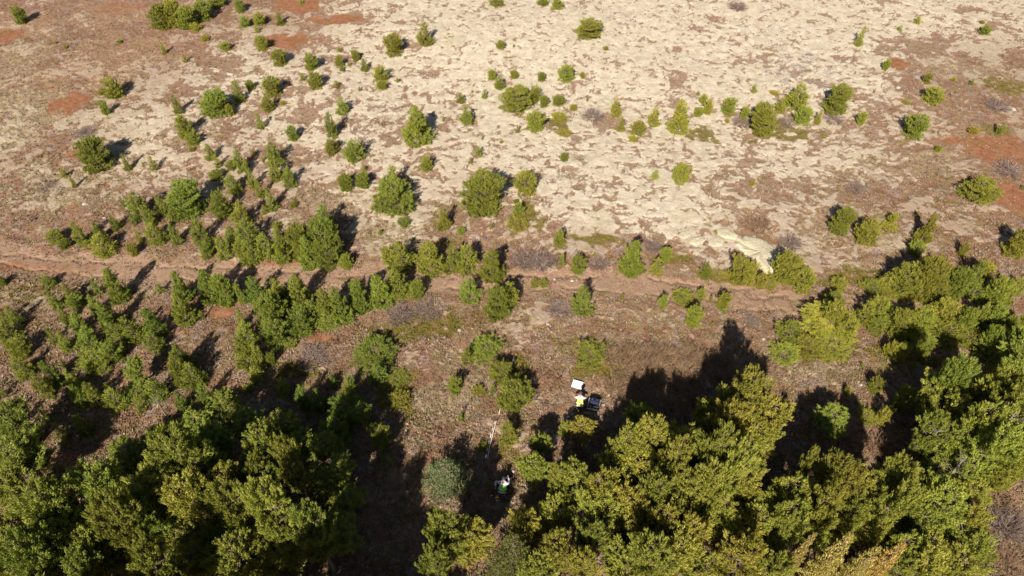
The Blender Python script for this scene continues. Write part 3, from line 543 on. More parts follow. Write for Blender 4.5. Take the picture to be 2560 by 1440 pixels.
def bbox_model(X, Y, R, H, kind):
    if kind in 'Ccnt': prof = [(.05, .72), (.2, .95), (.45, .62), (.7, .36), (1.02, .06)]
    else: prof = [(.05, .62), (.3, .98), (.55, .95), (.8, .68), (1.0, .25)]
    xs = []; ys = []
    for (u, f) in prof:
        for k in range(8):
            a = k*math.pi/4; p = proj((X+R*f*math.cos(a), Y+R*f*math.sin(a), H*u)); xs.append(p[0]); ys.append(p[1])
    return min(xs), max(xs), min(ys), max(ys)
def solve_bbox(cx, cy, w, h, kind):
    g = at(cx, cy+h*.25); X, Y = g.x, g.y; d = proj(g)[2]; R = w*d/FPX/2; H = h*d/FPX*.9
    for _ in range(14):
        x0, x1, y0, y1 = bbox_model(X, Y, R, H, kind)
        R *= max(.6, min(1.6, w/(x1-x0))); dep = math.atan2(CAM_H, math.hypot(X, Y)); d = proj((X, Y, 0))[2]
        H += (h-(y1-y0))*d/FPX/math.cos(dep)*.7
        lo, hi = (.42, 1.2) if kind == 'y' else (.75, 3.6) if kind not in 'nt' else (1.2, 5.5)
        if kind in 'Cc': lo, hi = 1.5, 3.8
        H = max(R*lo, min(R*hi, H))
        x0, x1, y0, y1 = bbox_model(X, Y, R, H, kind)
        a = at((x0+x1)/2, (y0+y1)/2); b = at(cx, cy); X += b.x-a.x; Y += b.y-a.y
    return X, Y, R, H
def solve_big(cx, cy, w, H):
    p = at(cx, cy, H*.74); d = proj(p)[2]
    return p.x, p.y, w*d/FPX/2*1.03, H
def atg(px, py, up=0.0):
    z = 0.0
    for _ in range(5): q = at(px, py, z); z = gh(q.x, q.y)+up
    return Vector((q.x, q.y, z-up))
rnd = random.Random(77); used = {}; NTREE = 0
def place_tree(kind, X, Y, R, H, label, group, tint, cat, nm):
    global NTREE
    k = kind
    if k == 'r' and H > 2.4: k = 'R'
    if k == 'c' and H > 3.0: k = 'C'
    if k == 'R' and H < 2.2 and R < 1.25: k = 'r'
    if k == 'C' and H < 2.6: k = 'c'
    if k in 'cr' and R < .42: k = 't' if k == 'c' else 'y'
    if k == 't' and H > 1.7: k = 'c'
    if k == 'y' and R > 1.1: k = 'r'
    pxy = proj((X, Y, 0)); q_ = atg(pxy[0], pxy[1]); X, Y = q_.x, q_.y
    vs = VAR[k]; i = rnd.randrange(len(vs)); v = vs[i]; h0, r0, tm, cm = v[:4]
    o = link(nm, None); o.empty_display_size = .2
    o.location = (X, Y, gh(X, Y)-.03); o.rotation_euler = (0, 0, rnd.uniform(0, 6.28)); o.scale = (R/r0, R/r0, H/h0)
    tag(o, label, cat, group)
    t = link("trunk", tm, o); c = link("crown", cm, o)
    b = rnd.uniform(.76, 1.12); y = rnd.uniform(-.13, .09) + (.18 if kind == 'y' else 0)
    if kind == 'B': b *= 1.03
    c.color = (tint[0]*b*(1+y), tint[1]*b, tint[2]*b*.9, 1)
    if len(v) > 4:
        for q in v[5]: z = link("cone", v[4], o); z.location = q
    NTREE += 1; return o
SHAPE = {'t': "seedling pine", 'y': "low yellowish pine", 'c': "cone-shaped pine", 'C': "cone-shaped pine", 'r': "round bushy pine", 'R': "round bushy pine", 'n': "slender upright pine", 'B': "broad-crowned pine"}
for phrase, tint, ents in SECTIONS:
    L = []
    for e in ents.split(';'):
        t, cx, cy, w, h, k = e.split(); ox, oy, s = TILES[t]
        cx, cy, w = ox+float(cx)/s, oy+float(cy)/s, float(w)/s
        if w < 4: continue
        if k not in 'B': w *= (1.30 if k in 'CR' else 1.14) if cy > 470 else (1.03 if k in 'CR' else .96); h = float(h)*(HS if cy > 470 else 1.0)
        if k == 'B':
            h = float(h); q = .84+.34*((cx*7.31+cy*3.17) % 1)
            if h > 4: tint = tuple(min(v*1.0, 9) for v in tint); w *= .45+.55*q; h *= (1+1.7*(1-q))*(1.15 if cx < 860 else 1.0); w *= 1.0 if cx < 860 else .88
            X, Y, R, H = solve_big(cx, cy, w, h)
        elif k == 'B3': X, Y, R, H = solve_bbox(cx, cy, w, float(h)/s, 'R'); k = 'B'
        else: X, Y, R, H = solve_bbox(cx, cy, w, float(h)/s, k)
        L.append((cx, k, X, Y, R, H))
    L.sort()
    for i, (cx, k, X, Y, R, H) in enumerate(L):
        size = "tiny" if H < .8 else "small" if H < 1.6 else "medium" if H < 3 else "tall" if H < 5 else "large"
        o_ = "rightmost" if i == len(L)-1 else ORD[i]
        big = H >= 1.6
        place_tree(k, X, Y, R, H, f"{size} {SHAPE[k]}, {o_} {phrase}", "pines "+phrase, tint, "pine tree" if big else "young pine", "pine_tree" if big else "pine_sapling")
for k, cx, cy, w, H, lab in SPECIAL:
    X, Y, R, H = solve_big(cx, cy, w, H)
    place_tree(k, X, Y, R, H, lab, None, (1, 1, 1), "spruce tree" if k in 'sSg' else "pine tree", "spruce_tree" if k in 'sSg' else "pine_tree")
print("trees", NTREE)

# ------------------------------------------------------------------ dead grey pines among the living ones
DEADW = simple_mat("dead_wood", (.24, .20, .165), .85, .25, 9)
def make_snag(seed):
    r = random.Random(seed); g = Geo(); H = 4.6
    tr = [Vector((0, 0, -.1)), Vector((.1, 0, H*.4)), Vector((.05, .1, H*.75)), Vector((0, 0, H))]; g.tube(tr, [.09, .07, .05, .015], 6)
    for i in range(17):
        u = r.uniform(.45, .98); az = r.uniform(0, 6.28); st = tr[1].lerp(tr[2], (u-.4)/.35) if u < .75 else tr[2].lerp(tr[3], (u-.75)/.25)
        L = (1.15-u)*r.uniform(1.0, 1.9); e = st+Vector((math.cos(az)*L, math.sin(az)*L, r.uniform(.1, .5)*L)); m = st.lerp(e, .5)-Vector((0, 0, .08)); g.tube([st, m, e], [.022, .014, .005], 4)
        for _ in range(3):
            s = m.lerp(e, r.random()); g.tube([s, s+Vector((r.uniform(-.25, .25), r.uniform(-.25, .25), r.uniform(.02, .25)))], [.010, .004], 3)
    return g.mesh("dead_pine", DEADW)
SNAG = make_snag(3)
for i, (px, py, H, lab) in enumerate([(2345,1080,5.2,"pale dead pine at the left side of the right-hand forest"),(2450,1045,6.0,"pale dead pine sticking up in the middle of the right-hand forest"),(2525,1045,6.8,"pale dead pine near the right edge of the right-hand forest"),
        (2405,1150,5.0,"pale dead pine at the lower end of the right-hand forest, above the bare strip"),(1655,1232,6.0,"pale dead pine inside the big forest right of centre"),(2505,1335,2.4,"pale forked dead stem in the bare strip at the lower right"),(385,990,3.2,"grey dead pine with bare limbs at the left forest edge")]):
    q = at(px, py, H*.9); o = link("dead_pine", SNAG); o.location = (q.x, q.y, gh(q.x, q.y)); o.scale = (H/4.6,)*3; o.rotation_euler = (0, 0, i*1.7); tag(o, lab, "dead tree", "dead pines")
# ------------------------------------------------------------------ leafless shrubs
TWIG = attr_mat("bare_twigs", .9)
def make_shrub(seed, n=150, up=.8):
    rs = random.Random(seed); V = []; F = []; C = []
    def stick(a, b, r0, r1, col):
        d = (b-a); u = d.orthogonal().normalized(); w = d.normalized().cross(u); o = len(V)
        for k in range(3):
            an = 2.094*k; V.append(a+(u*math.cos(an)+w*math.sin(an))*r0)
        for k in range(3):
            an = 2.094*k; V.append(b+(u*math.cos(an)+w*math.sin(an))*r1)
        for k in range(3): F.append((o+k, o+(k+1) % 3, o+3+(k+1) % 3, o+3+k))
        C.extend([col]*6)
    pal = [(.30, .22, .165), (.24, .165, .125), (.36, .27, .20), (.20, .14, .105), (.33, .24, .155)]
    for i in range(n):
        az = rs.uniform(0, 6.28); out = math.sqrt(rs.random()); bz = out*.55
        a = Vector((math.cos(az)*bz*.6, math.sin(az)*bz*.6, -.03)); h = up*rs.uniform(.5, 1)*(1-.45*out)
        m = a+Vector((math.cos(az)*out*.3, math.sin(az)*out*.3, h*.55)); az2 = az+rs.uniform(-.5, .5)
        e = m+Vector((math.cos(az2)*out*.35, math.sin(az2)*out*.35, h*.5)); c = rs.choice(pal)
        th = rs.uniform(.009, .018); stick(a, m, th, th*.7, c); stick(m, e, th*.7, th*.3, c)
        for _ in range(4):
            s = a.lerp(m, rs.uniform(.4, 1)) if rs.random() < .4 else m.lerp(e, rs.random())
            q = s+Vector((rs.uniform(-.2, .2), rs.uniform(-.2, .2), rs.uniform(.03, .24))); stick(s, q, th*.5, th*.2, rs.choice(pal))
    me = np_mesh("branches", np.array([tuple(v) for v in V]), np.array(F), 4, [TWIG])
    a = me.attributes.new("tint", 'FLOAT_COLOR', 'POINT'); a.data.foreach_set("color", np.array([(*c, 1) for c in C], np.float32).ravel())
    return me
SHR = [make_shrub(200+i) for i in range(3)]
GREYC = (.92, .93, 1.08, 1); BRN = (1.15, 1.0, .85, 1); PALE = (1.5, 1.45, 1.4, 1)
SHRUBS = [  # px, py, half width px, height m, colour, label
 (1310,650,40,.9,GREYC,"grey leafless shrub crossed by the survey line above the track, left one"),(1358,650,42,.9,GREYC,"grey leafless shrub crossed by the survey line above the track, right one"),
 (1480,288,32,.8,GREYC,"grey leafless shrub right of the survey line on the upper moss"),(1400,772,36,.7,GREYC,"flat grey leafless shrub below the track, left of a lone cone pine"),
 (1000,785,42,.8,GREYC,"grey leafless shrub below the track under the pine row, left one"),(1070,775,42,.7,GREYC,"grey leafless shrub below the track under the pine row, right one"),
 (785,890,46,.8,GREYC,"purplish leafless shrub with a pale branch below the large pine cluster"),(1890,565,36,1.2,BRN,"brown leafless shrub above the pale rock plate"),
 (1975,605,34,.8,GREYC,"grey leafless shrub right of the pale rock plate"),(1843,16,26,.9,GREYC,"dark leafless shrub at the top edge on pale moss"),
 (1498,660,26,.7,GREYC,"small grey leafless shrub above the track, right of the survey line"),(1632,618,26,.9,GREYC,"grey leafless shrub between two green pines above the track"),
 (2290,930,34,.9,PALE,"pale twiggy shrub below the dense right-hand band"),(1850,304,26,.6,GREYC,"grey leafless shrub at the left of the leaning pine row"),
 (1965,305,28,.6,GREYC,"grey leafless shrub under the leaning pine"),(2085,295,30,.6,GREYC,"grey leafless shrub under the round pine at the right of the row"),
 (2490,262,34,.6,GREYC,"grey leafless shrub near the right edge on the brown heath"),(2520,420,38,.7,GREYC,"grey leafless shrub by the red soil at the right edge"),
 (2140,470,28,.6,GREYC,"grey leafless shrub alone on the right-hand heath"),(955,305,32,.5,BRN,"low brown leafless shrub in the gully of the upper centre"),
 (930,1255,34,1.1,PALE,"pale dead shrub in the shaded clearing, upper one"),(915,1300,30,1.0,PALE,"pale dead shrub in the shaded clearing, lower one"),
 (2500,1230,60,1.4,BRN,"leafless brown shrub in the strip at the lower right, upper one"),(2515,1310,55,1.4,GREYC,"leafless shrub with pale forked stems in the strip at the lower right"),
 (2520,1400,50,1.0,BRN,"low leafless brown shrub in the strip at the lower right, lowest one"),(2190,1110,40,1.3,BRN,"leafless shrub in the shaded gap of the lower right"),
 (2100,1085,46,1.1,BRN,"leafless shrub in the shade right of the forest tip"),(560,610,4,.1,BRN,""),(215,330,30,.5,GREYC,"grey mounded shrub at the left edge by the red patch"),
 (230,512,30,.4,PALE,"pale grey shrub on the left slope above the track"),(120,470,36,.4,GREYC,"grey shrub at the far left edge above the track"),(2270,720,4,.1,BRN,""),(1690,755,4,.1,BRN,""),(1875,800,26,.4,GREYC,"low grey shrub at the lower edge of the track on the right")]
srnd = random.Random(5)
def place_shrub(px, py, hw, H, colr, lab, group):
    p = atg(px, py+hw*.15); R = hw*proj(p)[2]/FPX
    o = link("leafless_shrub", SHR[srnd.randrange(3)]); o.location = (p.x, p.y, gh(p.x, p.y)-.04); o.scale = (R*1.15, R*1.15, H); o.rotation_euler = (0, 0, srnd.uniform(0, 6.28)); o.color = colr
    tag(o, lab, "shrub", group); return o
for s in SHRUBS:
    if s[2] > 5: place_shrub(*s, "leafless shrubs on the slope")
TH = [(1530,890),(1575,880),(1620,878),(1668,880),(1715,885),(1550,925),(1600,915),(1650,915),(1700,920),(1750,905),(1800,900),(1540,965),(1590,955),(1640,955),(1690,960),(1740,950),(1790,945),(1845,930),(1570,1000),(1620,1000),(1680,1000),(1735,990),(1850,975),(1890,915)]
for i, (px, py) in enumerate(TH):
    rk = lambda q: "back" if q < 895 else "second" if q < 940 else "third" if q < 970 else "front"
    row = rk(py); rowi = sum(1 for q in TH if rk(q[1]) == row and q[0] < px)
    place_shrub(px+srnd.uniform(-8, 8), py+srnd.uniform(-6, 6), 34, 1.15, (1.2, 1.1, .88, 1), f"brown leafless bush in the broad thicket, {row} row, {ORD[min(rowi,13)]}", "bushes of the leafless thicket")

# ------------------------------------------------------------------ rock plate and loose stones
ROCK = None
def rock_material():
    m, nt, b = new_mat("lichen_rock"); N = nt.nodes; L = nt.links
    tc = N.new("ShaderNodeTexCoord"); n1 = N.new("ShaderNodeTexNoise"); n1.inputs["Scale"].default_value = 1.2; n1.inputs["Detail"].default_value = 8; n1.inputs["Roughness"].default_value = .7
    n2 = N.new("ShaderNodeTexNoise"); n2.inputs["Scale"].default_value = 6; n2.inputs["Detail"].default_value = 8; n2.inputs["Roughness"].default_value = .75
    L.new(tc.outputs["Object"], n1.inputs["Vector"]); L.new(tc.outputs["Object"], n2.inputs["Vector"])
    r = N.new("ShaderNodeValToRGB"); r.color_ramp.elements[0].position = .35; r.color_ramp.elements[0].color = (.50, .43, .28, 1); r.color_ramp.elements[1].position = .62; r.color_ramp.elements[1].color = (.60, .52, .37, 1)
    L.new(n1.outputs[0], r.inputs[0])
    r2 = N.new("ShaderNodeMapRange"); r2.inputs[1].default_value = .57; r2.inputs[2].default_value = .68; L.new(n2.outputs[0], r2.inputs[0])
    mx = N.new("ShaderNodeMix"); mx.data_type = 'RGBA'; L.new(r2.outputs[0], mx.inputs[0]); L.new(r.outputs[0], mx.inputs[6]); mx.inputs[7].default_value = (.28, .19, .12, 1)
    L.new(mx.outputs[2], b.inputs["Base Color"]); b.inputs["Roughness"].default_value = .9
    bp = N.new("ShaderNodeBump"); bp.inputs["Strength"].default_value = .9; bp.inputs["Distance"].default_value = .12; L.new(n2.outputs[0], bp.inputs["Height"]); L.new(bp.outputs[0], b.inputs["Normal"])
    return m
ROCK = rock_material()
def slab(name, poly, h, seed):
    pts = [Vector((v.x, v.y, 0)) for v in (atg(*p) for p in poly)]; cx = sum(p.x for p in pts)/len(pts); cy = sum(p.y for p in pts)/len(pts); n = 64; V = []; F = []
    rs = random.Random(seed); cl = pts+[pts[0]]; seg = []
    for i in range(n):
        t = i/n*len(pts); k = int(t); p = cl[k].lerp(cl[k+1], t-k); seg.append((p.x-cx, p.y-cy))
    for _ in range(5): seg = [((seg[i-1][0]+2*seg[i][0]+seg[(i+1) % n][0])/4, (seg[i-1][1]+2*seg[i][1]+seg[(i+1) % n][1])/4) for i in range(n)]
    seg = [(x*(1+.05*math.sin(i*1.7+seed)+rs.uniform(-.03, .03)), y*(1+.05*math.cos(i*1.3+seed)+rs.uniform(-.03, .03))) for i, (x, y) in enumerate(seg)]
    rings = [(1.02, -.35), (1.0, .45), (.96, .72), (.85, .88), (.65, .97), (.4, 1.0), (.15, 1.0)]
    for f, z in rings:
        for i, (x, y) in enumerate(seg):
            zz = z*h*(1 if z < 0 else 1+.25*(fbm(np.array([x*f+cx]), np.array([y*f+cy]), 1.6, 5, 123)[0]-.5)*6); V.append((x*f, y*f, zz))
    V.append((0, 0, h)); c = len(V)-1; Fq = []
    for r in range(len(rings)-1):
        for i in range(n): Fq.append((r*n+i, r*n+(i+1) % n, (r+1)*n+(i+1) % n, (r+1)*n+i))
    me = bpy.data.meshes.new(name); r = len(rings)-1
    me.from_pydata(V, [], Fq+[(r*n+i, r*n+(i+1) % n, c) for i in range(n)]); me.materials.append(ROCK)
    for p in me.polygons: p.use_smooth = True
    o = link(name, me); o.location = (cx, cy, gh(cx, cy)-.05); return o
tag(slab("rock_slab", [(1838,592),(1880,590),(1915,605),(1945,632),(1958,655),(1940,668),(1925,690),(1900,672),(1882,655),(1862,632),(1840,618)], .42, 1), "smooth pale rock plate with a clean right edge above the green pines", "rock", "rock plates above the track")
tag(slab("rock_slab", [(1785,570),(1820,572),(1845,590),(1838,600),(1800,592)], .18, 2), "narrow pale rock plate left above the smooth one, a tiny pine on it", "rock", "rock plates above the track")
tag(slab("rock_slab", [(1772,600),(1795,592),(1812,600),(1806,615),(1785,618),(1770,610)], .15, 3), "round pale rock cushion left of the smooth plate", "rock", "rock plates above the track")
tag(slab("rock_slab", [(1700,580),(1722,576),(1728,588),(1712,598),(1698,592)], .13, 4), "small pale rock cushion, leftmost of the rock plates", "rock", "rock plates above the track")
tag(slab("rock_slab", [(1725,596),(1758,590),(1764,604),(1742,616),(1722,608)], .13, 5), "rounded pale rock cushion second from the left of the rock plates", "rock", "rock plates above the track")
def stone(px, py, wpx, lab, seed, col=None):
    p = atg(px, py); R = wpx*proj(p)[2]/FPX/2; bm = bmesh.new(); bmesh.ops.create_icosphere(bm, subdivisions=3, radius=1); rs = random.Random(seed)
    ph = [rs.uniform(0, 6) for _ in range(6)]
    for v in bm.verts:
        c = v.co; k = 1+.16*math.sin(2.3*c.x+ph[0])+.13*math.sin(3.1*c.y+ph[1])+.1*math.sin(5*c.z+ph[2])+.05*math.sin(9*c.x+7*c.y+ph[3])
        v.co = Vector((c.x*k, c.y*k*.8, max(-.4, c.z*k*.6)))*R
    me = bpy.data.meshes.new("stone"); bm.to_mesh(me); bm.free(); me.materials.append(STONE)
    o = link("stone", me); o.location = (p.x, p.y, gh(p.x, p.y)+R*.15); tag(o, lab, "stone", "loose pale stones"); return o
STONE = simple_mat("pale_stone", (.42, .38, .32), .85, .3, 5)
for i, s in enumerate([(1430,702,9,"white stone on the track, right one of the two near the survey line"),(1386,699,8,"white stone on the track, left one of the two near the survey line"),
    (1907,849,10,"pale stone alone above the broad forest shadow"),(1928,947,7,"white stone at the right edge of the broad forest shadow"),(2153,963,8,"white stone on the heath left of the small round pine"),
    (1370,811,10,"pale flat stone in the middle of the heath below the track"),(1148,826,11,"pale stone above a lone bushy pine below the track"),(1283,1180,10,"grey stone lying in the forest shade near the worker in green"),
    (2533,275,12,"pale stone near the right edge of the brown heath"),(2246,220,11,"pale stone at the right side of the mossy slope"),(215,512,15,"grey boulder on the left slope above the track"),
    (262,545,8,"small grey stone below the grey boulder on the left slope"),(2055,1065,9,"pale stone in the shade of the lower right gap"),(745,1128,8,"small stone in the dark gap of the lower left")]):
    stone(s[0], s[1], s[2], s[3], i)
# thin cracked ledge at the lower edge of the track, right side
def strip(name, pts, wid, thick, mats, z=.03, seglen=.25, band=None, taper=True, lift=0.0):
    k_lift = lift
    P = [atg(*p, z+k_lift) for p in pts]; Q = []
    for a, b in zip(P, P[1:]):
        n = max(1, int((b-a).length/seglen)); Q += [a.lerp(b, k/n) for k in range(n)]
    Q.append(P[-1]); hx = np.array([q.x for q in Q]); hy = np.array([q.y for q in Q]); hz = ground_height(hx, hy)
    V = []; F = []; MI = []
    for i, q in enumerate(Q):
        d = (Q[min(i+1, len(Q)-1)]-Q[max(i-1, 0)]).normalized(); s = Vector((-d.y, d.x, 0))*wid/2; zz = hz[i]+z+lift
        for k, (sg, dz) in enumerate(((-1, 0), (1, 0), (1, thick), (-1, thick))): V.append((q.x+s.x*sg, q.y+s.y*sg, zz+dz))
    for i in range(len(Q)-1):
        for k in range(4): F.append((i*4+k, i*4+(k+1) % 4, i*4+4+(k+1) % 4, i*4+4+k)); MI.append((i//band) % 2 if band else 0)
    return np_mesh(name, np.array(V), np.array(F), 4, mats, MI)

# ------------------------------------------------------------------ survey line and measuring tape
WHITE = simple_mat("white_tape", (.66, .60, .52), .6, .08, 3); BAND = simple_mat("brown_band", (.16, .09, .06), .7, .1, 3)
def line(pts, wid, lab, **k):
    o = link(k.pop("nm", "survey_line"), strip("line", pts, wid, .012, k.pop("mats", [WHITE]), **k)); return tag(o, lab, k.get("cat", "measuring tape"), "white survey lines")
line([(1513,-12),(1506,20),(1503,40)], .055, "thin white survey line, short faint piece at the top edge")
line([(1480,135),(1466,175),(1460,205),(1448,245)], .035, "thin white survey line on the pale moss, between the top edge and the grey shrub")
line([(1449,243),(1437,290),(1428,320),(1417,355),(1404,402),(1400,442)], .045, "thin white survey line down the mossy slope, past the green patches")
line([(1384,505),(1377,525),(1368,562)], .035, "thin white survey line, short piece on the lower moss bay")
line([(1357,597),(1348,622),(1338,662)], .03, "thin white survey line lying over the grey shrubs above the track", lift=.2)
line([(1284,893),(1279,915),(1275,940)], .06, "thin white survey line, short bright piece below the centre", lift=.12)
line([(1268,955),(1266,962)], .05, "thin white survey line, tiny piece beside a bushy pine", lift=.1)
line([(1260,992),(1254,1012),(1247,1036)], .06, "thin white survey line left of the bushy pine in the lower middle", lift=.12)
line([(1241,1052),(1233,1080),(1225,1112),(1219,1146)], .055, "white tape strand running beside the dashed one, ending at the forest shadow", lift=.14)
line([(1238,1053),(1228,1085),(1220,1115),(1214,1146)], .065, "dashed white and brown measuring tape ending at the forest shadow", nm="measuring_tape", mats=[WHITE, BAND], seglen=.11, band=2, lift=.16)

# ------------------------------------------------------------------ white board with a faint mark
def box(bm, x0, x1, y0, y1, z0, z1):
    r = bmesh.ops.create_cube(bm, size=1)
    for v in r['verts']: v.co = Vector(((x0+x1)/2+v.co.x*(x1-x0), (y0+y1)/2+v.co.y*(y1-y0), (z0+z1)/2+v.co.z*(z1-z0)))
    return r
def bm_obj(name, bm, mat, parent=None, bevel=0):
    if bevel: bmesh.ops.bevel(bm, geom=list(bm.edges), offset=bevel, segments=2, affect='EDGES')
    me = bpy.data.meshes.new(name); bm.to_mesh(me); bm.free(); me.materials.append(mat); return link(name, me, parent)
def px_len(px, py): return proj(at(px, py))[2]/FPX
pb = atg(1443, 965); k = px_len(1443, 966)
board = link("white_board", None); board.location = (pb.x, pb.y, gh(pb.x, pb.y)+.16); board.rotation_euler = (math.radians(6), 0, math.radians(-19))
tag(board, "white rectangular board lying on the heath, faint small mark in its middle", "board")
bm = bmesh.new(); box(bm, -.34, .34, -.28, .28, 0, .035); bm_obj("panel", bm, simple_mat("white_panel", (.86, .86, .88), .45, .03, 3), board, .008)
bm = bmesh.new()
for (x0, x1, y0, y1) in ((-.075, -.05, -.07, .08), (.05, .075, -.07, .08), (-.05, .05, -.008, .014)): box(bm, x0, x1, y0, y1, .0355, .038)
bm_obj("mark", bm, simple_mat("faint_mark", (.46, .48, .55), .6, .1, 5), board)

# ------------------------------------------------------------------ people
def skin_body(name, joints, edges, mat, parent, sub=2):
    me = bpy.data.meshes.new(name); me.from_pydata([j[:3] for j in joints], edges, []); o = link(name, me, parent)
    md = o.modifiers.new("s", 'SKIN'); md.use_smooth_shade = True
    for i, j in enumerate(joints):
        sv = me.skin_vertices[0].data[i]; r = j[3] if isinstance(j[3], tuple) else (j[3], j[3]); sv.radius = r; sv.use_root = (i == 0)
    sb = o.modifiers.new("u", 'SUBSURF'); sb.levels = sb.render_levels = sub
    dg = bpy.context.evaluated_depsgraph_get(); dg.update(); ev = o.evaluated_get(dg)
    m2 = bpy.data.meshes.new_from_object(ev); o.modifiers.clear(); o.data = m2; m2.name = name
    m2.materials.clear(); m2.materials.append(mat)
    for p in m2.polygons: p.use_smooth = True
    return o
def person(px, py, rot, label, vest, vest2, jacket, trousers, hair, arms):
    p = atg(px, py); root = link("person", None); root.location = (p.x, p.y, gh(p.x, p.y)+.05); root.rotation_euler = (0, 0, rot); root.scale = (1.12, 1.0, .9); tag(root, label, "person")
    SK = simple_mat("skin", (.45, .26, .18), .6, .08, 6)
    J = [(0, -.05, .36, .15), (0, .10, .56, .135), (0, .27, .72, .15), (0, .38, .83, .10), (0, .44, .90, .055), (0, .50, .98, .085), (0, .55, 1.08, .095), (0, .56, 1.13, .07)]
    E = [(i, i+1) for i in range(7)]
    def add(pt, par): J.append(pt); E.append((par, len(J)-1)); return len(J)-1
    ends = []
    for s in (-1, 1):
        a = add((s*.10, .02, .33, .10), 0); a = add((s*.17, .30, .24, .085), a); a = add((s*.18, .38, .10, .062), a)
        a = add((s*.16, .15, .07, .055), a); a = add((s*.15, -.08, .07, .042), a); add((s*.15, -.20, .04, .035), a)
        A = arms[0 if s < 0 else 1]
        a = add((s*.17, .34, .80, .075), 3); a = add((s*.23, .36, .76, .062), a); a = add((A[0][0], A[0][1], A[0][2], .045), a); a = add((A[1][0], A[1][1], A[1][2], .032), a)
        d = (Vector(A[1])-Vector(A[0])).normalized(); h = Vector(A[1])+d*.06; a = add((h.x, h.y, h.z, (.038, .022)), a)
        ends.append((h, d, s))
    body = skin_body("body", J, E, SK, root)
    for h, d, s in ends:                                   # five separate fingers rooted in each palm
        u = Vector((1, 0, 0)); u = (u-d*u.dot(d)).normalized(); FJ = []; FE = []
        for f in range(5):
            off = (f-1.5)*.019 if f < 4 else -s*.035; L_ = (.075, .085, .08, .062, .05)[f]
            b0 = h+u*off-d*(0 if f < 4 else .03); dd = d if f < 4 else (d*.6-u*s*.8).normalized()
            c1 = b0+dd*L_*.5; c2 = c1+(dd*.75+Vector((0, 0, -.65))).normalized()*L_*.5
            k0 = len(FJ); FJ += [(*b0, .009), (*c1, .0085), (*c2, .006)]; FE += [(k0, k0+1), (k0+1, k0+2)]
            FJ_, FE_ = [(*b0, .009), (*c1, .0085), (*c2, .006)], [(0, 1), (1, 2)]
            skin_body("finger", FJ_, FE_, SK, body, 1)
    JK = simple_mat("jacket_cloth", jacket, .85, .15, 8)
    T = [(0, -.03, .40, .175), (0, .12, .58, .165), (0, .27, .73, .175), (0, .38, .84, .12), (0, .42, .88, .07)]; TE = [(0, 1), (1, 2), (2, 3), (3, 4)]
    for s in (-1, 1):
        A = arms[0 if s < 0 else 1]; b = len(T)
        T += [(s*.17, .34, .80, .10), (s*.24, .36, .76, .085), (*A[0], .065), (*Vector(A[0]).lerp(Vector(A[1]), .9), .048)]; TE += [(3, b), (b, b+1), (b+1, b+2), (b+2, b+3)]
    skin_body("jacket", T, TE, JK, root)
    TR = simple_mat("trouser_cloth", trousers, .85, .15, 8)
    T = [(0, -.06, .36, .17)]; TE = []
    for s in (-1, 1):
        b = len(T); T += [(s*.11, .02, .33, .12), (s*.17, .30, .25, .10), (s*.18, .38, .12, .08), (s*.16, .14, .09, .07), (s*.15, -.06, .08, .055)]; TE += [(0, b), (b, b+1), (b+1, b+2), (b+2, b+3), (b+3, b+4)]
    skin_body("trousers", T, TE, TR, root)
    VM = simple_mat("hi_vis_cloth", vest, .6, .06, 6)
    v = skin_body("vest", [(0, -.07, .40, (.20, .17)), (0, .10, .58, (.195, .16)), (0, .26, .735, (.205, .165)), (0, .375, .835, (.15, .12))], [(0, 1), (1, 2), (2, 3)], VM, root)
    ST = simple_mat("reflective_band", vest2, .35, .05, 6)
    def ring(c, n, rx, ry, w):                               # a band that wraps the vest
        n = Vector(n).normalized(); u = Vector((1, 0, 0)); q = n.cross(u); V = []; F = []; N_ = 28
        for zz, k in ((-w, 1.0), (-w, 1.04), (w, 1.04), (w, 1.0)):
            for i in range(N_):
                a = 2*math.pi*i/N_; V.append(tuple(Vector(c)+u*math.cos(a)*rx*k+q*math.sin(a)*ry*k+n*zz))
        for r in range(4):
            for i in range(N_): F.append((r*N_+i, r*N_+(i+1) % N_, ((r+1) % 4)*N_+(i+1) % N_, ((r+1) % 4)*N_+i))
        return link("reflective_stripe", np_mesh("reflective_stripe", np.array(V), np.array(F), 4, [ST], smooth=True), v)
    ring((0, -.035, .43), (0, .8, .75), .225, .20, .028); ring((0, .09, .56), (0, .75, .8), .22, .19, .024)
    for s in (-1, 1):
        V, F = tube_rings([Vector((s*.10, .03, .72)), Vector((s*.11, .16, .86)), Vector((s*.10, .29, .945)), Vector((s*.09, .40, .95))], [.028]*4, 6)
        link("reflective_stripe", np_mesh("reflective_stripe", np.array([tuple(x) for x in V]), np.array(F), 4, [ST], smooth=True), v)
    bm = bmesh.new(); bmesh.ops.create_icosphere(bm, subdivisions=3, radius=.112)
    for w in bm.verts:
        w.co.y *= 1.08; w.co.z *= 1.1
        if w.co.y > .03 and w.co.z < .03: w.co *= .8
    hr = bm_obj("hair", bm, simple_mat("hair_strands", hair, .6, .3, 30), root); hr.location = (0, .535, 1.075); hr.rotation_euler = (-.5, 0, 0)
    bm = bmesh.new()
    for (x, y, z, r) in ((-.032, .655, 1.06, .012), (.032, .655, 1.06, .012)):
        q = bmesh.ops.create_icosphere(bm, subdivisions=2, radius=r); bmesh.ops.translate(bm, verts=q['verts'], vec=(x, y, z))
    bm_obj("eyes", bm, simple_mat("eye", (.05, .04, .03), .3, 0, 5), root)
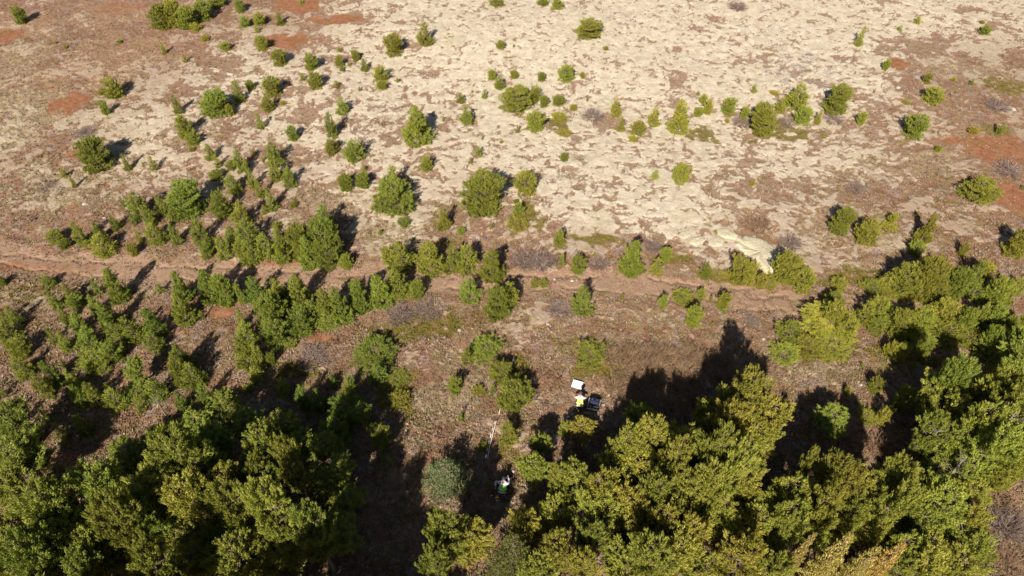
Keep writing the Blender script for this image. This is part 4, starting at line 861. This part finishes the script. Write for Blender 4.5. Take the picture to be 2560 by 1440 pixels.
    bm = bmesh.new(); q = bmesh.ops.create_cone(bm, segments=8, radius1=.018, radius2=.008, depth=.04, cap_ends=True); bmesh.ops.rotate(bm, verts=q['verts'], matrix=Matrix.Rotation(-1.4, 3, 'X')); bmesh.ops.translate(bm, verts=q['verts'], vec=(0, .66, 1.02)); bm_obj("nose", bm, SK, root)
    bm = bmesh.new(); box(bm, -.025, .025, .632, .642, .975, .983); bm_obj("mouth", bm, simple_mat("lips", (.35, .12, .10), .5, .05, 5), root)
    bt = simple_mat("boot_leather", (.05, .035, .03), .7, .2, 8)
    for s in (-1, 1):
        bm = bmesh.new(); q = bmesh.ops.create_icosphere(bm, subdivisions=2, radius=.06)
        for w in q['verts']: w.co = Vector((w.co.x*.8+s*.15, w.co.y*1.9-.20, max(w.co.z, -.045)+.05))
        bm_obj("boot", bm, bt, root)
    return root
person(1448, 1022, math.radians(-6), "person crouching in a yellow vest with pale sleeves beside the white board", (.85, .80, .02), (.85, .83, .78), (.72, .66, .60), (.05, .045, .06), (.07, .05, .06),
       (((-.30, .50, .56), (-.20, .74, .34)), ((.33, .50, .60), (.26, .76, .42))))
person(1256, 1236, math.radians(-10), "person bending forward in a bright green vest with white bands, in forest shade", (.34, .92, .10), (.85, .88, .85), (.62, .58, .74), (.06, .05, .07), (.02, .02, .025),
       (((-.42, .42, .62), (-.40, .18, .45)), ((.26, .60, .62), (.18, .84, .60))))

# ------------------------------------------------------------------ the gear beside them
DARKC = simple_mat("navy_cloth", (.018, .022, .06), .7, .3, 10); STEEL = simple_mat("pale_wire", (.62, .56, .46), .4, .1, 5, .5)
pc = atg(1484, 1017); root = link("wire_cart", None); root.location = (pc.x, pc.y, gh(pc.x, pc.y)+.12); root.rotation_euler = (0, 0, math.radians(-14))
tag(root, "wire mesh hand cart with a pale front grid, right of the worker in yellow", "cart")
g = Geo()
def rod(a, b, r=.015): g.tube([Vector(a), Vector(b)], [r, r], 5)
W2, D0, D1, Z0, Z1 = .36, -.28, .28, .06, .36
for z in (Z0, Z1):
    rod((-W2, D0, z), (W2, D0, z), .014 if z < .2 else .008); rod((-W2, D1, z), (W2, D1, z)); rod((-W2, D0, z), (-W2, D1, z)); rod((W2, D0, z), (W2, D1, z))
for x in (-.36, -.18, 0, .18, .36): rod((x, D0, Z0), (x, D0-.26, Z1)); rod((x, D1, Z0), (x, D1, Z1)); rod((x, D0, Z0), (x, D1, Z0))
for z in (.16, .25): rod((-W2, D0-.26*(z-Z0)/(Z1-Z0), z), (W2, D0-.26*(z-Z0)/(Z1-Z0), z))
rod((-W2, D0-.26, Z1), (W2, D0-.26, Z1), .02)
link("basket", g.mesh("basket", STEEL), root)
g = Geo(); rod((W2, .1, .1), (W2+.30, .22, .12)); rod((W2, .0, .1), (W2+.30, .12, .12)); rod((W2+.30, .22, .12), (W2+.30, .12, .12)); link("handle", g.mesh("handle", STEEL), root)
for x in (-.33, .33):
    for y in (-.18, .18):
        bm = bmesh.new(); q = bmesh.ops.create_cone(bm, segments=16, radius1=.09, radius2=.09, depth=.04, cap_ends=True); bmesh.ops.rotate(bm, verts=q['verts'], matrix=Matrix.Rotation(math.pi/2, 3, 'Y')); bmesh.ops.translate(bm, verts=q['verts'], vec=(x, y, -.02))
        bm_obj("wheel", bm, simple_mat("rubber", (.02, .02, .02), .7), root, .006)
bag = link("rucksack", None); bag.scale = (1.25, 1.2, 1.1); bag.location = (pc.x+.02, pc.y+.10, root.location.z+.22); bag.rotation_euler = (0, 0, math.radians(-14)); tag(bag, "dark navy rucksack lying in the wire cart", "bag")
bm = bmesh.new(); bmesh.ops.create_icosphere(bm, subdivisions=4, radius=1); 
for v in bm.verts:
    c = v.co; s = lambda t, e: math.copysign(abs(t)**e, t); w = 1+.05*math.sin(9*c.x+4*c.y)+.04*math.sin(13*c.y)
    v.co = Vector((s(c.x, .6)*.28*w, s(c.y, .6)*.20*w, s(c.z, .7)*.17*w+.08))
bo = bm_obj("body", bm, DARKC, bag)
for q in bo.data.polygons: q.use_smooth = True
bm = bmesh.new(); bmesh.ops.create_icosphere(bm, subdivisions=3, radius=1)
for v in bm.verts: v.co = Vector((v.co.x*.16, v.co.y*.12-.08, v.co.z*.06+.25))
bm_obj("pocket", bm, DARKC, bag)
g = Geo(); 
for x in (-.1, .1): g.tube([Vector((x, .16, .14)), Vector((x*1.2, .05, .29)), Vector((x, -.12, .24))], [.018]*3, 5)
link("strap", g.mesh("strap", simple_mat("strap_web", (.10, .10, .14), .8)), bag)
# small dark instrument on a tripod in front of the second worker
pi_ = atg(1268, 1208); root = link("field_instrument", None); root.location = (pi_.x, pi_.y, gh(pi_.x, pi_.y)); tag(root, "small dark instrument on short legs in front of the worker in green", "instrument")
bm = bmesh.new(); box(bm, -.11, .11, -.08, .08, .42, .60); bm_obj("housing", bm, simple_mat("black_plastic", (.02, .025, .03), .4, .1, 5), root, .02)
for a in (.5, 2.6, 4.7):
    g = Geo(); g.tube([Vector((0, 0, .43)), Vector((math.cos(a)*.22, math.sin(a)*.22, 0))], [.014, .01], 5); link("leg", g.mesh("leg", simple_mat("black_leg", (.03, .03, .03), .5)), root)
for x in (-.05, .06):
    bm = bmesh.new(); q = bmesh.ops.create_cone(bm, segments=12, radius1=.028, radius2=.024, depth=.03, cap_ends=True); bmesh.ops.translate(bm, verts=q['verts'], vec=(x, .02, .615)); bm_obj("dial", bm, simple_mat("grey_metal", (.5, .5, .52), .35, .1, 5, .5), root)
